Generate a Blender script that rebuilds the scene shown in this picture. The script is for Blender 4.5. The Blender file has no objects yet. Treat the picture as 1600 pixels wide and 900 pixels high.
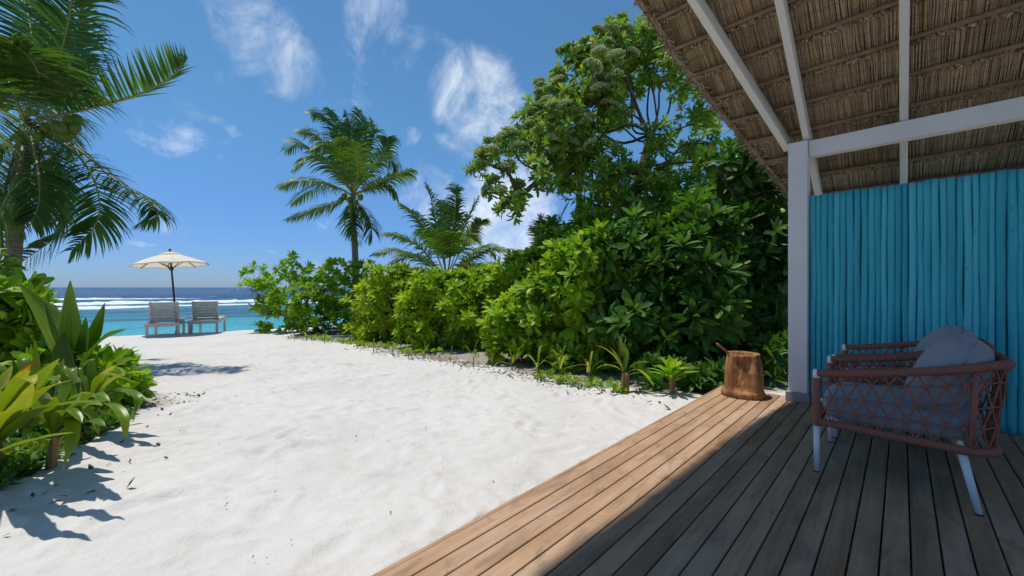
import bpy, math, random
import numpy as np
random.seed(7)
rng = np.random.default_rng(11)
SC = bpy.context.scene
COL = SC.collection

# ------------------------------------------------------------------ camera
FPX, CX, CY = 622.0, 800.0, 449.0          # photograph: 1600 x 900, 14 mm lens, level
CAMH = 1.07                                # metres above the deck boards
YAW = math.atan2(0.6997, 0.7145)           # boards run along +Y of the world
CA, CB = math.cos(YAW), math.sin(YAW)
cam = bpy.data.cameras.new('camera')
cam.sensor_width = 36.0
cam.lens = 36.0 * FPX / 1600.0
cam.clip_start = 0.05
cam.clip_end = 60000
cam.shift_y = -1.0 / 1600
camo = bpy.data.objects.new('camera', cam)
COL.objects.link(camo)
camo.location = (0, 0, CAMH)
camo.rotation_euler = (math.radians(90), 0, YAW)
SC.camera = camo

# ------------------------------------------------------------------ sun and sky
SUNC = np.array([-0.245, 0.07, 1.0])        # towards the sun, in camera axes (right, forward, up)
def cw(p):
    """camera axes (right, forward, up) -> world axes"""
    p = np.asarray(p, float)
    out = p.copy()
    out[..., 0] = p[..., 0] * CA - p[..., 1] * CB
    out[..., 1] = p[..., 0] * CB + p[..., 1] * CA
    return out
SUNW = cw(SUNC); SUNW = SUNW / np.linalg.norm(SUNW)
sun = bpy.data.lights.new('sun', 'SUN')
sun.energy = 2.2
sun.angle = math.radians(0.8)
sun.color = (1.0, 0.955, 0.89)
suno = bpy.data.objects.new('sun', sun)
COL.objects.link(suno)
from mathutils import Vector, Matrix
suno.rotation_euler = Vector(SUNW).to_track_quat('Z', 'Y').to_euler()
suno.location = (0, 0, 30)

W = bpy.data.worlds.new('World')
SC.world = W
W.use_nodes = True
wt = W.node_tree
for n in list(wt.nodes): wt.nodes.remove(n)
def N(t, kind, **kw):
    n = t.nodes.new(kind)
    for k, v in kw.items(): setattr(n, k, v)
    return n
def math_node(t, op, a, b=None, c=None, clamp=False):
    n = t.nodes.new('ShaderNodeMath'); n.operation = op; n.use_clamp = clamp
    for i, x in enumerate((a, b, c)):
        if x is None: continue
        if isinstance(x, (int, float)): n.inputs[i].default_value = x
        else: t.links.new(x, n.inputs[i])
    return n.outputs[0]
def maprange(t, x, a, b, c=0.0, d=1.0, smooth=True):
    n = t.nodes.new('ShaderNodeMapRange')
    n.interpolation_type = 'SMOOTHSTEP' if smooth else 'LINEAR'
    t.links.new(x, n.inputs[0])
    for i, v in enumerate((a, b, c, d)): n.inputs[i + 1].default_value = v
    return n.outputs[0]
def mixc(t, fac, a, b, blend='MIX'):
    n = t.nodes.new('ShaderNodeMix'); n.data_type = 'RGBA'; n.blend_type = blend
    for sock, x in ((n.inputs[0], fac), (n.inputs[6], a), (n.inputs[7], b)):
        if isinstance(x, (int, float)): sock.default_value = x
        elif isinstance(x, tuple): sock.default_value = (*x[:3], 1)
        else: t.links.new(x, sock)
    return n.outputs[2]
def noise(t, vec, scale, detail=3, rough=0.5, dist=0.0):
    n = t.nodes.new('ShaderNodeTexNoise')
    n.inputs['Scale'].default_value = scale; n.inputs['Detail'].default_value = detail
    n.inputs['Roughness'].default_value = rough; n.inputs['Distortion'].default_value = dist
    if vec is not None: t.links.new(vec, n.inputs['Vector'])
    return n.outputs['Fac']
sky = N(wt, 'ShaderNodeTexSky', sky_type='NISHITA', sun_disc=False)
sky.sun_elevation = math.asin(SUNW[2])
sky.sun_rotation = math.atan2(SUNW[0], SUNW[1])
sky.altitude = 0; sky.air_density = 1.0; sky.dust_density = 0.25; sky.ozone_density = 1.0
tc = N(wt, 'ShaderNodeTexCoord')
DIR = tc.outputs['Generated']
# cumulus and wisps: noise on a flat cloud layer, gathered where the photograph has clouds
sep = N(wt, 'ShaderNodeSeparateXYZ'); wt.links.new(DIR, sep.inputs[0])
zc = math_node(wt, 'ADD', math_node(wt, 'MAXIMUM', sep.outputs[2], 0.0), 0.16)
cmb = N(wt, 'ShaderNodeCombineXYZ')
wt.links.new(math_node(wt, 'DIVIDE', sep.outputs[0], zc), cmb.inputs[0])
wt.links.new(math_node(wt, 'DIVIDE', sep.outputs[1], zc), cmb.inputs[1])
PL = cmb.outputs[0]
n_big = noise(wt, PL, 1.1, 6, 0.55, 0.3)
n_dir = noise(wt, DIR, 8.0, 9, 0.64, 0.6)
mp = N(wt, 'ShaderNodeMapping'); mp.inputs['Rotation'].default_value = (0.3, 0.5, 0.9)
mp.inputs['Scale'].default_value = (1.0, 3.2, 1.6); wt.links.new(DIR, mp.inputs[0])
n_wisp = noise(wt, mp.outputs[0], 4.5, 6, 0.6, 0.8)
def pxdir(px, py):
    d = cw(np.array([(px - CX) / FPX, 1.0, (CY - py) / FPX])); return d / np.linalg.norm(d)
cover = None
# (x, y, angular radius deg, density)
CLOUDS = [(745, 150, 7.5, .92), (780, 185, 6.5, .84), (735, 255, 8.0, .66), (785, 330, 10, .95), (690, 300, 8, .68),
          (640, 212, 2.2, .6), (430, 92, 6.0, .76), (395, 25, 7.0, .70), (600, 45, 7.5, .72), (640, 20, 5, .4), (520, 362, 3.0, .55),
          (285, 356, 2.4, .6), (160, 382, 3.5, .35), (345, 405, 2.5, .4), (415, 390, 3.0, .35), (860, 330, 6, .6), (870, 45, 4, .3), (550, 95, 3, .35),
          (1130, 330, 9, .5)]
for (px, py, rad, dens) in CLOUDS:
    dt = N(wt, 'ShaderNodeVectorMath', operation='DOT_PRODUCT')
    wt.links.new(DIR, dt.inputs[0]); dt.inputs[1].default_value = tuple(pxdir(px, py))
    m = maprange(wt, dt.outputs['Value'], math.cos(math.radians(rad * 1.25)), math.cos(math.radians(rad * .15)), 0.0, dens)
    cover = m if cover is None else math_node(wt, 'MAXIMUM', cover, m)
base_cov = maprange(wt, n_big, 0.44, 0.68, 0.0, 0.68)  # cloud all round the sky, thickened to lighten the porch shade
cover = math_node(wt, 'MAXIMUM', cover, base_cov)
mixn = math_node(wt, 'ADD', math_node(wt, 'MULTIPLY', n_dir, 0.72), math_node(wt, 'MULTIPLY', n_wisp, 0.28))
thr = math_node(wt, 'SUBTRACT', 0.80, math_node(wt, 'MULTIPLY', cover, 0.56))
cl = math_node(wt, 'DIVIDE', math_node(wt, 'SUBTRACT', mixn, thr), 0.46, clamp=True)
cl = maprange(wt, cl, 0.0, 1.0, 0.0, 0.86)
above = maprange(wt, sep.outputs[2], 0.0, 0.05)
cl = math_node(wt, 'MULTIPLY', cl, above)
# clear trade-wind air: the sky stays blue right down to the sea, all round
hz = maprange(wt, sep.outputs[2], 0.0, 0.42)
tint = mixc(wt, 1.0, sky.outputs[0], mixc(wt, hz, (0.205, 0.325, 0.60), (0.325, 0.53, 0.63)), 'MULTIPLY')
skyc = mixc(wt, cl, tint, (5.6, 5.8, 6.0))
bg = N(wt, 'ShaderNodeBackground'); bg.inputs['Strength'].default_value = 0.112
wt.links.new(skyc, bg.inputs['Color'])
wo = N(wt, 'ShaderNodeOutputWorld'); wt.links.new(bg.outputs[0], wo.inputs[0])

vs = SC.view_settings
vs.view_transform = 'Standard'; vs.look = 'None'; vs.exposure = 0.84; vs.gamma = 1.0
vs.use_curve_mapping = False
SC.render.engine = 'CYCLES'
SC.cycles.use_denoising = True
SC.cycles.max_bounces = 10
SC.cycles.diffuse_bounces = 6
SC.cycles.transmission_bounces = 6
SC.cycles.caustics_reflective = False
SC.cycles.caustics_refractive = False
SC.cycles.sample_clamp_indirect = 6

# ------------------------------------------------------------------ helpers
def P(px, py, yc):
    """pixel of the photograph + forward distance -> world point"""
    return cw(np.array([(px - CX) / FPX * yc, yc, CAMH + (CY - py) / FPX * yc]))
def unit(v):
    v = np.asarray(v, float)
    return v / (np.linalg.norm(v, axis=-1, keepdims=True) + 1e-12)
def hash2(ix, iy, seed):
    h = (ix.astype(np.int64) * 374761393 + iy.astype(np.int64) * 668265263 + seed * 974711) & 0xffffffff
    h = ((h ^ (h >> 13)) * 1274126177) & 0xffffffff
    return ((h ^ (h >> 16)) & 0xffff) / 65535.0
def vnoise(x, y, seed=0):
    ix, iy = np.floor(x), np.floor(y)
    fx, fy = x - ix, y - iy
    fx = fx * fx * (3 - 2 * fx); fy = fy * fy * (3 - 2 * fy)
    a = hash2(ix, iy, seed); b = hash2(ix + 1, iy, seed); c = hash2(ix, iy + 1, seed); d = hash2(ix + 1, iy + 1, seed)
    return (a * (1 - fx) + b * fx) * (1 - fy) + (c * (1 - fx) + d * fx) * fy - 0.5

ORG = {}
class G:
    """collects geometry; build() links it as ONE mesh object"""
    def __init__(s): s.v, s.f, s.t, s.m, s.n = [], [], [], [], 0
    def add(s, V, F, t=0.5, m=0):
        V = np.asarray(V, float).reshape(-1, 3); F = np.asarray(F, int)
        s.v.append(V); s.f.append(F + s.n); s.m.append(np.full(len(F), m, int))
        s.t.append(np.broadcast_to(np.asarray(t, float), (len(V),)).copy()); s.n += len(V)
        return s
    def mesh(s, name, mats, origin=(0, 0, 0), smooth=True):
        V = np.concatenate(s.v) - np.asarray(origin, float); me = bpy.data.meshes.new(name)
        sizes = np.concatenate([np.full(len(f), f.shape[1], int) for f in s.f])
        loops = np.concatenate([f.ravel() for f in s.f])
        me.vertices.add(len(V)); me.vertices.foreach_set('co', V.ravel().astype(np.float32))
        me.loops.add(len(loops)); me.loops.foreach_set('vertex_index', loops.astype(np.int32))
        me.polygons.add(len(sizes))
        st = np.concatenate([[0], np.cumsum(sizes)[:-1]])
        me.polygons.foreach_set('loop_start', st.astype(np.int32))
        me.polygons.foreach_set('material_index', np.concatenate(s.m).astype(np.int32))
        me.polygons.foreach_set('use_smooth', np.full(len(sizes), bool(smooth)))
        at = me.attributes.new('t', 'FLOAT', 'POINT')
        at.data.foreach_set('value', np.concatenate(s.t).astype(np.float32))
        for m_ in (mats if isinstance(mats, (list, tuple)) else [mats]): me.materials.append(m_)
        me.update(calc_edges=True)
        return me
    def build(s, name, mats, parent=None, origin=None, smooth=True, kind=None):
        if parent is not None: o_ = ORG[parent.name]
        else: o_ = np.zeros(3) if origin is None else np.asarray(origin, float)
        ob = bpy.data.objects.new(name, s.mesh(name, mats, o_, smooth)); COL.objects.link(ob)
        ORG[ob.name] = o_
        if parent is not None: ob.parent = parent
        else: ob.location = o_
        if kind: ob['kind'] = kind
        return ob
def thing(name, loc, label, cat, group=None):
    o = bpy.data.objects.new(name, None); COL.objects.link(o); o.empty_display_size = 0.1
    o.location = loc; ORG[o.name] = np.asarray(loc, float)
    return tag(o, label, cat, group)
def tag(o, label, cat, group=None, kind=None):
    o['label'] = label
    if cat: o['category'] = cat
    if group: o['group'] = group
    if kind: o['kind'] = kind
    return o
def inst(mesh, name, parent, loc, rot=None, scale=1.0):
    """a piece that shares mesh data; loc in world space"""
    o = bpy.data.objects.new(name, mesh); COL.objects.link(o)
    M = np.eye(4)
    R = np.eye(3) if rot is None else np.asarray(rot)
    M[:3, :3] = R * scale
    M[:3, 3] = np.asarray(loc) - ORG[parent.name]
    o.parent = parent
    o.matrix_local = Matrix(M.tolist())
    return o

BOXF = np.array([[0, 3, 2, 1], [4, 5, 6, 7], [0, 1, 5, 4], [1, 2, 6, 5], [2, 3, 7, 6], [3, 0, 4, 7]])
def box(g, c, s, R=None, ch=0.0, t=0.5, m=0):
    """chamfered box: centre c, full size s, rotation R (columns = axes)"""
    hx, hy, hz = np.asarray(s, float) / 2
    if ch <= 0:
        V = np.array([[-hx, -hy, -hz], [hx, -hy, -hz], [hx, hy, -hz], [-hx, hy, -hz], [-hx, -hy, hz], [hx, -hy, hz], [hx, hy, hz], [-hx, hy, hz]])
        if R is not None: V = V @ np.asarray(R).T
        g.add(V + np.asarray(c), BOXF, t, m); return
    V = []; idx = {}
    for sx in (-1, 1):
        for sy in (-1, 1):
            for sz in (-1, 1):
                for ax in range(3):
                    p = np.array([sx * (hx - ch), sy * (hy - ch), sz * (hz - ch)])
                    p[ax] = (sx * hx, sy * hy, sz * hz)[ax]
                    idx[(sx, sy, sz, ax)] = len(V); V.append(p)
    V = np.array(V); F4, F3 = [], []
    for ax in range(3):
        b, c2 = [(1, 2), (2, 0), (0, 1)][ax]
        for s_ in (-1, 1):
            q = []
            for (u, w) in ((-1, -1), (1, -1), (1, 1), (-1, 1)):
                k = [0, 0, 0]; k[ax] = s_; k[b] = u; k[c2] = w; q.append(idx[(*k, ax)])
            F4.append(q if s_ > 0 else q[::-1])
    for ax in range(3):
        b, c2 = [(1, 2), (2, 0), (0, 1)][ax]
        for u in (-1, 1):
            for w in (-1, 1):
                k = [0, 0, 0]; k[b] = u; k[c2] = w; k[ax] = -1; l = list(k); l[ax] = 1
                q = [idx[(*k, b)], idx[(*l, b)], idx[(*l, c2)], idx[(*k, c2)]]
                F4.append(q if u * w < 0 else q[::-1])
    for sx in (-1, 1):
        for sy in (-1, 1):
            for sz in (-1, 1):
                q = [idx[(sx, sy, sz, a)] for a in range(3)]
                F3.append(q if sx * sy * sz > 0 else q[::-1])
    if R is not None: V = V @ np.asarray(R).T
    V = V + np.asarray(c)
    n0 = g.n
    g.add(V, np.array(F4), t, m)
    g.f.append(np.array(F3) + n0); g.m.append(np.full(len(F3), m, int))
def frames(pts):
    pts = np.asarray(pts, float); T = np.gradient(pts, axis=0); T = unit(T)
    up = np.array([0, 0, 1.0]) if abs(T[0][2]) < 0.9 else np.array([1.0, 0, 0])
    A = [unit(np.cross(T[0], up))]
    for i in range(1, len(pts)):
        a = A[-1] - T[i] * np.dot(A[-1], T[i]); A.append(unit(a))
    A = np.array(A); B = np.cross(T, A)
    return T, A, B
def tube(g, pts, rad, n=8, t=0.5, m=0, cap=True, closed=False):
    pts = np.asarray(pts, float); k = len(pts)
    rad = np.broadcast_to(np.asarray(rad, float), (k,))
    T, A, B = frames(pts)
    th = np.arange(n) / n * 2 * math.pi
    V = pts[:, None, :] + rad[:, None, None] * (np.cos(th)[None, :, None] * A[:, None, :] + np.sin(th)[None, :, None] * B[:, None, :])
    i = np.arange(k - 1)[:, None] * n; j = np.arange(n)[None, :]; j2 = (j + 1) % n
    F = np.stack([i + j, i + j2, i + n + j2, i + n + j], -1).reshape(-1, 4)
    tt = t if np.ndim(t) == 0 else np.repeat(np.asarray(t), n)
    n0 = g.n
    g.add(V.reshape(-1, 3), F[:, ::-1], tt, m)
    if cap:
        for (base, flip) in ((0, False), ((k - 1) * n, True)):
            q = np.array([[base + x for x in range(n)]])
            g.f.append((q if not flip else q[:, ::-1]) + n0); g.m.append(np.full(1, m, int))
def lathe(g, prof, c=(0, 0, 0), n=16, t=0.5, m=0, R=None):
    prof = np.asarray(prof, float); k = len(prof); th = np.arange(n) / n * 2 * math.pi
    V = np.stack([prof[:, 0][:, None] * np.cos(th), prof[:, 0][:, None] * np.sin(th), np.repeat(prof[:, 1][:, None], n, 1)], -1).reshape(-1, 3)
    i = np.arange(k - 1)[:, None] * n; j = np.arange(n)[None, :]; j2 = (j + 1) % n
    F = np.stack([i + j, i + j2, i + n + j2, i + n + j], -1).reshape(-1, 4)
    if R is not None: V = V @ np.asarray(R).T
    g.add(V + np.asarray(c), F, t, m)
def ball(g, c, r, n=8, k=6, t=0.5, m=0, R=None):
    r = np.broadcast_to(np.asarray(r, float), (3,)); a = np.linspace(0.02, math.pi - 0.02, k); th = np.arange(n) / n * 2 * math.pi
    V = np.stack([np.sin(a)[:, None] * np.cos(th), np.sin(a)[:, None] * np.sin(th), np.repeat(-np.cos(a)[:, None], n, 1)], -1).reshape(-1, 3) * r
    i = np.arange(k - 1)[:, None] * n; j = np.arange(n)[None, :]; j2 = (j + 1) % n
    F = np.stack([i + j, i + j2, i + n + j2, i + n + j], -1).reshape(-1, 4)
    if R is not None: V = V @ np.asarray(R).T
    g.add(V + np.asarray(c), F, t, m)
def spline(ctrl, n):
    """Catmull-Rom through the control points"""
    c = np.asarray(ctrl, float); c = np.vstack([2 * c[0] - c[1], c, 2 * c[-1] - c[-2]])
    k = len(c) - 3; u = np.linspace(0, k, n); i = np.minimum(u.astype(int), k - 1); f = (u - i)[:, None]
    p0, p1, p2, p3 = c[i], c[i + 1], c[i + 2], c[i + 3]
    return 0.5 * ((2 * p1) + (-p0 + p2) * f + (2 * p0 - 5 * p1 + 4 * p2 - p3) * f ** 2 + (-p0 + 3 * p1 - 3 * p2 + p3) * f ** 3)
def rot_to(Z, spin):
    """(N,3,3) rotations taking +Z to the given directions, turned by spin"""
    Z = unit(Z); ref = np.where(np.abs(Z[:, 2:3]) > 0.95, np.array([[1.0, 0, 0]]), np.array([[0, 0, 1.0]]))
    X = unit(np.cross(ref, Z)); Y = np.cross(Z, X)
    c, s = np.cos(spin)[:, None], np.sin(spin)[:, None]
    return np.stack([X * c + Y * s, -X * s + Y * c, Z], -1)

# ------------------------------------------------------------------ materials
def newmat(name):
    m = bpy.data.materials.new(name); m.use_nodes = True
    t = m.node_tree; b = t.nodes['Principled BSDF']
    return m, t, b
def setb(b, rough=None, spec=None, col=None, **kw):
    if rough is not None: b.inputs['Roughness'].default_value = rough
    if spec is not None: b.inputs['Specular IOR Level'].default_value = spec
    if col is not None: b.inputs['Base Color'].default_value = (*col, 1)
def bump(t, b, h, strength=0.3, dist=0.01):
    n = t.nodes.new('ShaderNodeBump'); n.inputs['Strength'].default_value = strength; n.inputs['Distance'].default_value = dist
    t.links.new(h, n.inputs['Height']); t.links.new(n.outputs[0], b.inputs['Normal'])
def attr(t, name='t'):
    n = t.nodes.new('ShaderNodeAttribute'); n.attribute_name = name; return n.outputs['Fac']
def ramp(t, fac, stops):
    n = t.nodes.new('ShaderNodeValToRGB'); e = n.color_ramp.elements
    while len(e) < len(stops): e.new(0.5)
    for x, (p, c) in zip(e, stops): x.position = p; x.color = (*c, 1)
    t.links.new(fac, n.inputs[0]); return n.outputs[0]
def objcoord(t, scale=(1, 1, 1), rnd=0.0):
    tc = t.nodes.new('ShaderNodeTexCoord'); mp = t.nodes.new('ShaderNodeMapping'); mp.inputs['Scale'].default_value = scale
    src = tc.outputs['Object']
    if rnd:
        oi = t.nodes.new('ShaderNodeObjectInfo'); va = t.nodes.new('ShaderNodeVectorMath'); va.operation = 'ADD'
        t.links.new(src, va.inputs[0]); cb = t.nodes.new('ShaderNodeCombineXYZ')
        mm = math_node(t, 'MULTIPLY', oi.outputs['Random'], rnd)
        for i in range(3): t.links.new(mm, cb.inputs[i])
        t.links.new(cb.outputs[0], va.inputs[1]); src = va.outputs[0]
    t.links.new(src, mp.inputs[0]); return mp.outputs[0]
def leafmat(name, stops, rough=0.42, trans=0.42, spec=0.30, tcol=(1.25, 1.35, 0.45), rnd=0.16):
    m, t, b = newmat(name)
    f = attr(t)
    oi = t.nodes.new('ShaderNodeObjectInfo')
    f = math_node(t, 'ADD', f, math_node(t, 'MULTIPLY', math_node(t, 'SUBTRACT', oi.outputs['Random'], 0.5), rnd))
    geo = t.nodes.new('ShaderNodeNewGeometry')
    n1 = noise(t, geo.outputs['Position'], 1.7, 2)
    f = math_node(t, 'ADD', f, math_node(t, 'MULTIPLY', math_node(t, 'SUBTRACT', n1, 0.5), 0.45), clamp=True)
    c = ramp(t, f, stops)
    t.links.new(c, b.inputs['Base Color']); setb(b, rough, spec)
    tr = t.nodes.new('ShaderNodeBsdfTranslucent')
    t.links.new(mixc(t, 1.0, c, tcol, 'MULTIPLY'), tr.inputs[0])
    mx = t.nodes.new('ShaderNodeMixShader'); mx.inputs[0].default_value = trans
    t.links.new(b.outputs[0], mx.inputs[1]); t.links.new(tr.outputs[0], mx.inputs[2])
    t.links.new(mx.outputs[0], t.nodes['Material Output'].inputs[0])
    return m
M = {}
M['naupaka'] = leafmat('naupaka_leaf', [(0, (.045, .115, .010)), (.42, (.175, .335, .016)), (.8, (.32, .48, .025)), (1, (.46, .48, .06))])
M['lime'] = leafmat('lime_leaf', [(0, (.075, .165, .010)), (.4, (.25, .41, .020)), (.8, (.43, .54, .03)), (1, (.58, .52, .07))])
M['dark'] = leafmat('shade_dark_leaf', [(0, (.028, .078, .012)), (.5, (.068, .17, .024)), (.9, (.15, .29, .03)), (1, (.32, .29, .03))], rough=0.45, trans=.30)  # deep broad-leaf green, darkened for the shade under the big tree
M['tree'] = leafmat('tree_leaf', [(0, (.07, .145, .018)), (.5, (.185, .335, .04)), (.9, (.30, .45, .06)), (1, (.44, .38, .08))], rough=0.5, trans=.36)
M['flower'] = leafmat('flower_head', [(0, (.20, .27, .085)), (.5, (.42, .50, .20)), (1, (.60, .64, .34))], rough=.8, trans=.15, spec=.1)
M['palm'] = leafmat('palm_leaflet', [(0, (.024, .068, .013)), (.5, (.068, .155, .022)), (.8, (.16, .25, .03)), (.93, (.26, .25, .05)), (1, (.27, .21, .12))], rough=.45, trans=.34)
M['deadpalm'] = leafmat('dry_palm_leaflet', [(0, (.05, .035, .025)), (.5, (.13, .095, .065)), (1, (.26, .20, .14))], rough=.7, trans=.1, spec=.2, tcol=(1, 1, 1))
M['midrib'] = leafmat('palm_midrib', [(0, (.08, .10, .02)), (.5, (.24, .24, .04)), (1, (.42, .36, .06))], rough=.45, trans=.0)
M['strap'] = leafmat('strap_leaf', [(0, (.025, .075, .008)), (.4, (.09, .18, .012)), (.75, (.24, .30, .02)), (.92, (.46, .38, .03)), (1, (.16, .06, .02))], rough=.34, trans=.32, rnd=.2)
M['pleat'] = leafmat('pleated_leaf', [(0, (.03, .08, .008)), (.45, (.085, .19, .012)), (.8, (.19, .29, .015)), (1, (.36, .36, .03))], rough=.34, trans=.32)
def barkmat(name, a, b_, scale=(8, 8, 20), rough=.85):
    m, t, b = newmat(name); v = objcoord(t, scale, 3.0); f = noise(t, v, 1.0, 5, .65)
    t.links.new(ramp(t, f, [(.3, a), (.7, b_)]), b.inputs['Base Color']); setb(b, rough, .2); bump(t, b, f, .6, .02); return m
M['bark'] = barkmat('grey_bark', (.055, .042, .032), (.17, .135, .105))
M['palmbark'] = barkmat('palm_trunk_bark', (.11, .09, .072), (.34, .29, .235), (5, 5, 34))
M['stemdry'] = barkmat('dry_leaf_base', (.13, .065, .025), (.36, .23, .10), (40, 40, 6))
M['coconut'] = leafmat('coconut_husk', [(0, (.05, .10, .015)), (.6, (.13, .19, .02)), (1, (.30, .24, .05))], rough=.45, trans=0)

# wood deck
def deckmat():
    m, t, b = newmat('weathered_hardwood_board')
    v = objcoord(t, (55, 2.2, 55), 37.0); v2 = objcoord(t, (7, 1.1, 7), 19.0); v3 = objcoord(t, (160, 6, 160), 11.0)
    g1 = noise(t, v, 1, 4, .6, .4); g2 = noise(t, v2, 1, 4, .55); g3 = noise(t, v3, 1, 2)
    oi = t.nodes.new('ShaderNodeObjectInfo')
    f = math_node(t, 'ADD', math_node(t, 'MULTIPLY', g1, .40), math_node(t, 'MULTIPLY', g2, .60))
    f = math_node(t, 'ADD', f, math_node(t, 'MULTIPLY', math_node(t, 'SUBTRACT', oi.outputs['Random'], .5), .22))
    c = ramp(t, f, [(.28, (.24, .140, .080)), (.46, (.375, .230, .135)), (.58, (.455, .290, .178)), (.74, (.53, .365, .24))])
    v4 = objcoord(t, (9, 3.2, 9), 53.0); g4 = noise(t, v4, 1, 5, .65, .8)
    c = mixc(t, maprange(t, g2, .5, .72, 0, .5), c, (.41, .315, .24))
    c = mixc(t, maprange(t, g4, .50, .66, 0, .55), c, (.21, .145, .105))
    c = mixc(t, maprange(t, g4, .44, .30, 0, .40), c, (.53, .355, .21))
    c = mixc(t, maprange(t, g3, .62, .78, 0, .45), c, (.13, .08, .05))
    t.links.new(c, b.inputs['Base Color']); setb(b, .78, .10)
    bump(t, b, math_node(t, 'ADD', g1, math_node(t, 'MULTIPLY', g3, .5)), .28, .004); return m
M['deck'] = deckmat()
def plain(name, col, rough=.5, spec=.4, var=.0, scale=6.0, bm=0.0, bscale=60, bdist=.003):
    m, t, b = newmat(name); setb(b, rough, spec, col)
    if var:
        v = objcoord(t, (1, 1, 1), 9.0); f = noise(t, v, scale, 5, .6)
        lo = tuple(x * (1 - var) for x in col); hi = tuple(min(1, x * (1 + var)) for x in col)
        t.links.new(ramp(t, f, [(.3, lo), (.7, hi)]), b.inputs['Base Color'])
    if bm:
        v = objcoord(t, (1, 1, 1), 5.0); bump(t, b, noise(t, v, bscale, 4, .6), bm, bdist)
    return m
M['white'] = plain('off_white_paint', (.72, .70, .66), .45, .4, .05, 3.0, .12, 25, .004)
M['greybase'] = plain('grey_plinth_paint', (.26, .26, .27), .5, .4, .08, 5)
M['legwhite'] = plain('white_powder_coat', (.72, .72, .71), .35, .5, .03, 8)
M['joist'] = plain('dark_joist', (.03, .022, .018), .9, .1)
M['canvas'] = plain('cream_canvas', (.86, .79, .68), .85, .1, .05, 4, .15, 90)
_t = M['canvas'].node_tree; _tr = _t.nodes.new('ShaderNodeBsdfTranslucent'); _tr.inputs[0].default_value = (.80, .68, .50, 1)
_mx = _t.nodes.new('ShaderNodeMixShader'); _mx.inputs[0].default_value = .30; _t.links.new(_t.nodes['Principled BSDF'].outputs[0], _mx.inputs[1]); _t.links.new(_tr.outputs[0], _mx.inputs[2])
_t.links.new(_mx.outputs[0], _t.nodes['Material Output'].inputs[0])
M['darkwood'] = plain('dark_pole_wood', (.055, .030, .020), .5, .35, .25, 14)
M['brass'] = plain('brown_finial', (.16, .085, .03), .5, .35, .2, 14)
M['lounger'] = plain('silvered_teak', (.47, .42, .37), .75, .2, .16, 9, .3, 40)
M['batten'] = plain('brown_batten', (.25, .165, .105), .75, .2, .28, 9, .4, 30)
M['backthatch'] = plain('thatch_backing', (.27, .20, .135), .95, .05, .3, 12, .5, 40, .01)  # darker brown than the reeds
def poolblue():
    m, t, b = newmat('turquoise_painted_pole')
    oi = t.nodes.new('ShaderNodeObjectInfo')
    v = objcoord(t, (18, 18, 1.6), 21.0); f = noise(t, v, 1, 4, .6)
    v2 = objcoord(t, (60, 60, 25), 3.0); f2 = noise(t, v2, 1, 3)
    k = math_node(t, 'ADD', math_node(t, 'MULTIPLY', oi.outputs['Random'], .45), math_node(t, 'MULTIPLY', f, .55))
    c = ramp(t, k, [(.22, (.042, .36, .44)), (.5, (.068, .475, .56)), (.8, (.125, .58, .655))])
    c = mixc(t, maprange(t, f2, .62, .76, 0, .55), c, (.018, .17, .25))
    t.links.new(c, b.inputs['Base Color']); setb(b, .62, .25); bump(t, b, math_node(t, 'ADD', f2, f), .4, .005); return m
M['blue'] = poolblue()
def thatchmat():
    m, t, b = newmat('dry_reed_thatch')
    c = ramp(t, attr(t), [(0, (.14, .098, .062)), (.3, (.40, .305, .205)), (.6, (.59, .475, .335)), (.85, (.69, .565, .395)), (1, (.68, .50, .26))])
    v = objcoord(t, (9, 40, 40)); f = noise(t, v, 1, 4, .6)
    c = mixc(t, maprange(t, f, .5, .75, 0, .4), c, (.16, .115, .08))
    t.links.new(c, b.inputs['Base Color']); setb(b, .8, .15); bump(t, b, f, .4, .005); return m
M['thatch'] = thatchmat()
def ropemat():
    m, t, b = newmat('brown_cord')
    v = objcoord(t, (1, 1, 1), 3.0); f = noise(t, v, 140, 3)
    t.links.new(ramp(t, f, [(.3, (.215, .085, .058)), (.7, (.36, .155, .112))]), b.inputs['Base Color']); setb(b, .75, .2)
    bump(t, b, f, .4, .002); return m
M['rope'] = ropemat()
def fabmat():
    m, t, b = newmat('slate_blue_fabric')
    v = objcoord(t, (1, 1, 1)); f = noise(t, v, 900, 2); f2 = noise(t, v, 5, 5, .6, .5)
    c = ramp(t, math_node(t, 'ADD', math_node(t, 'MULTIPLY', f, .6), math_node(t, 'MULTIPLY', f2, .4)), [(.3, (.235, .245, .275)), (.7, (.325, .336, .368))])
    t.links.new(c, b.inputs['Base Color']); setb(b, .92, .1); b.inputs['Sheen Weight'].default_value = .25
    bump(t, b, math_node(t, 'ADD', math_node(t, 'MULTIPLY', f, .12), f2), .55, .02); return m
M['fabric'] = fabmat()
def stumpmat():
    m, t, b = newmat('carved_orange_wood')
    v = objcoord(t, (38, 38, 4)); f = noise(t, v, 1, 5, .6, .6); v2 = objcoord(t, (6, 6, 4)); f2 = noise(t, v2, 1, 4, .6)
    c = ramp(t, math_node(t, 'ADD', math_node(t, 'MULTIPLY', f, .5), math_node(t, 'MULTIPLY', f2, .5)), [(.34, (.13, .055, .022)), (.5, (.38, .175, .066)), (.66, (.54, .29, .125))])
    t.links.new(c, b.inputs['Base Color']); setb(b, .8, .12); bump(t, b, math_node(t, 'ADD', f, f2), .9, .014); return m
M['stump'] = stumpmat()
M['ladle'] = plain('red_brown_ladle', (.30, .085, .05), .5, .35, .15, 30)
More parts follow.
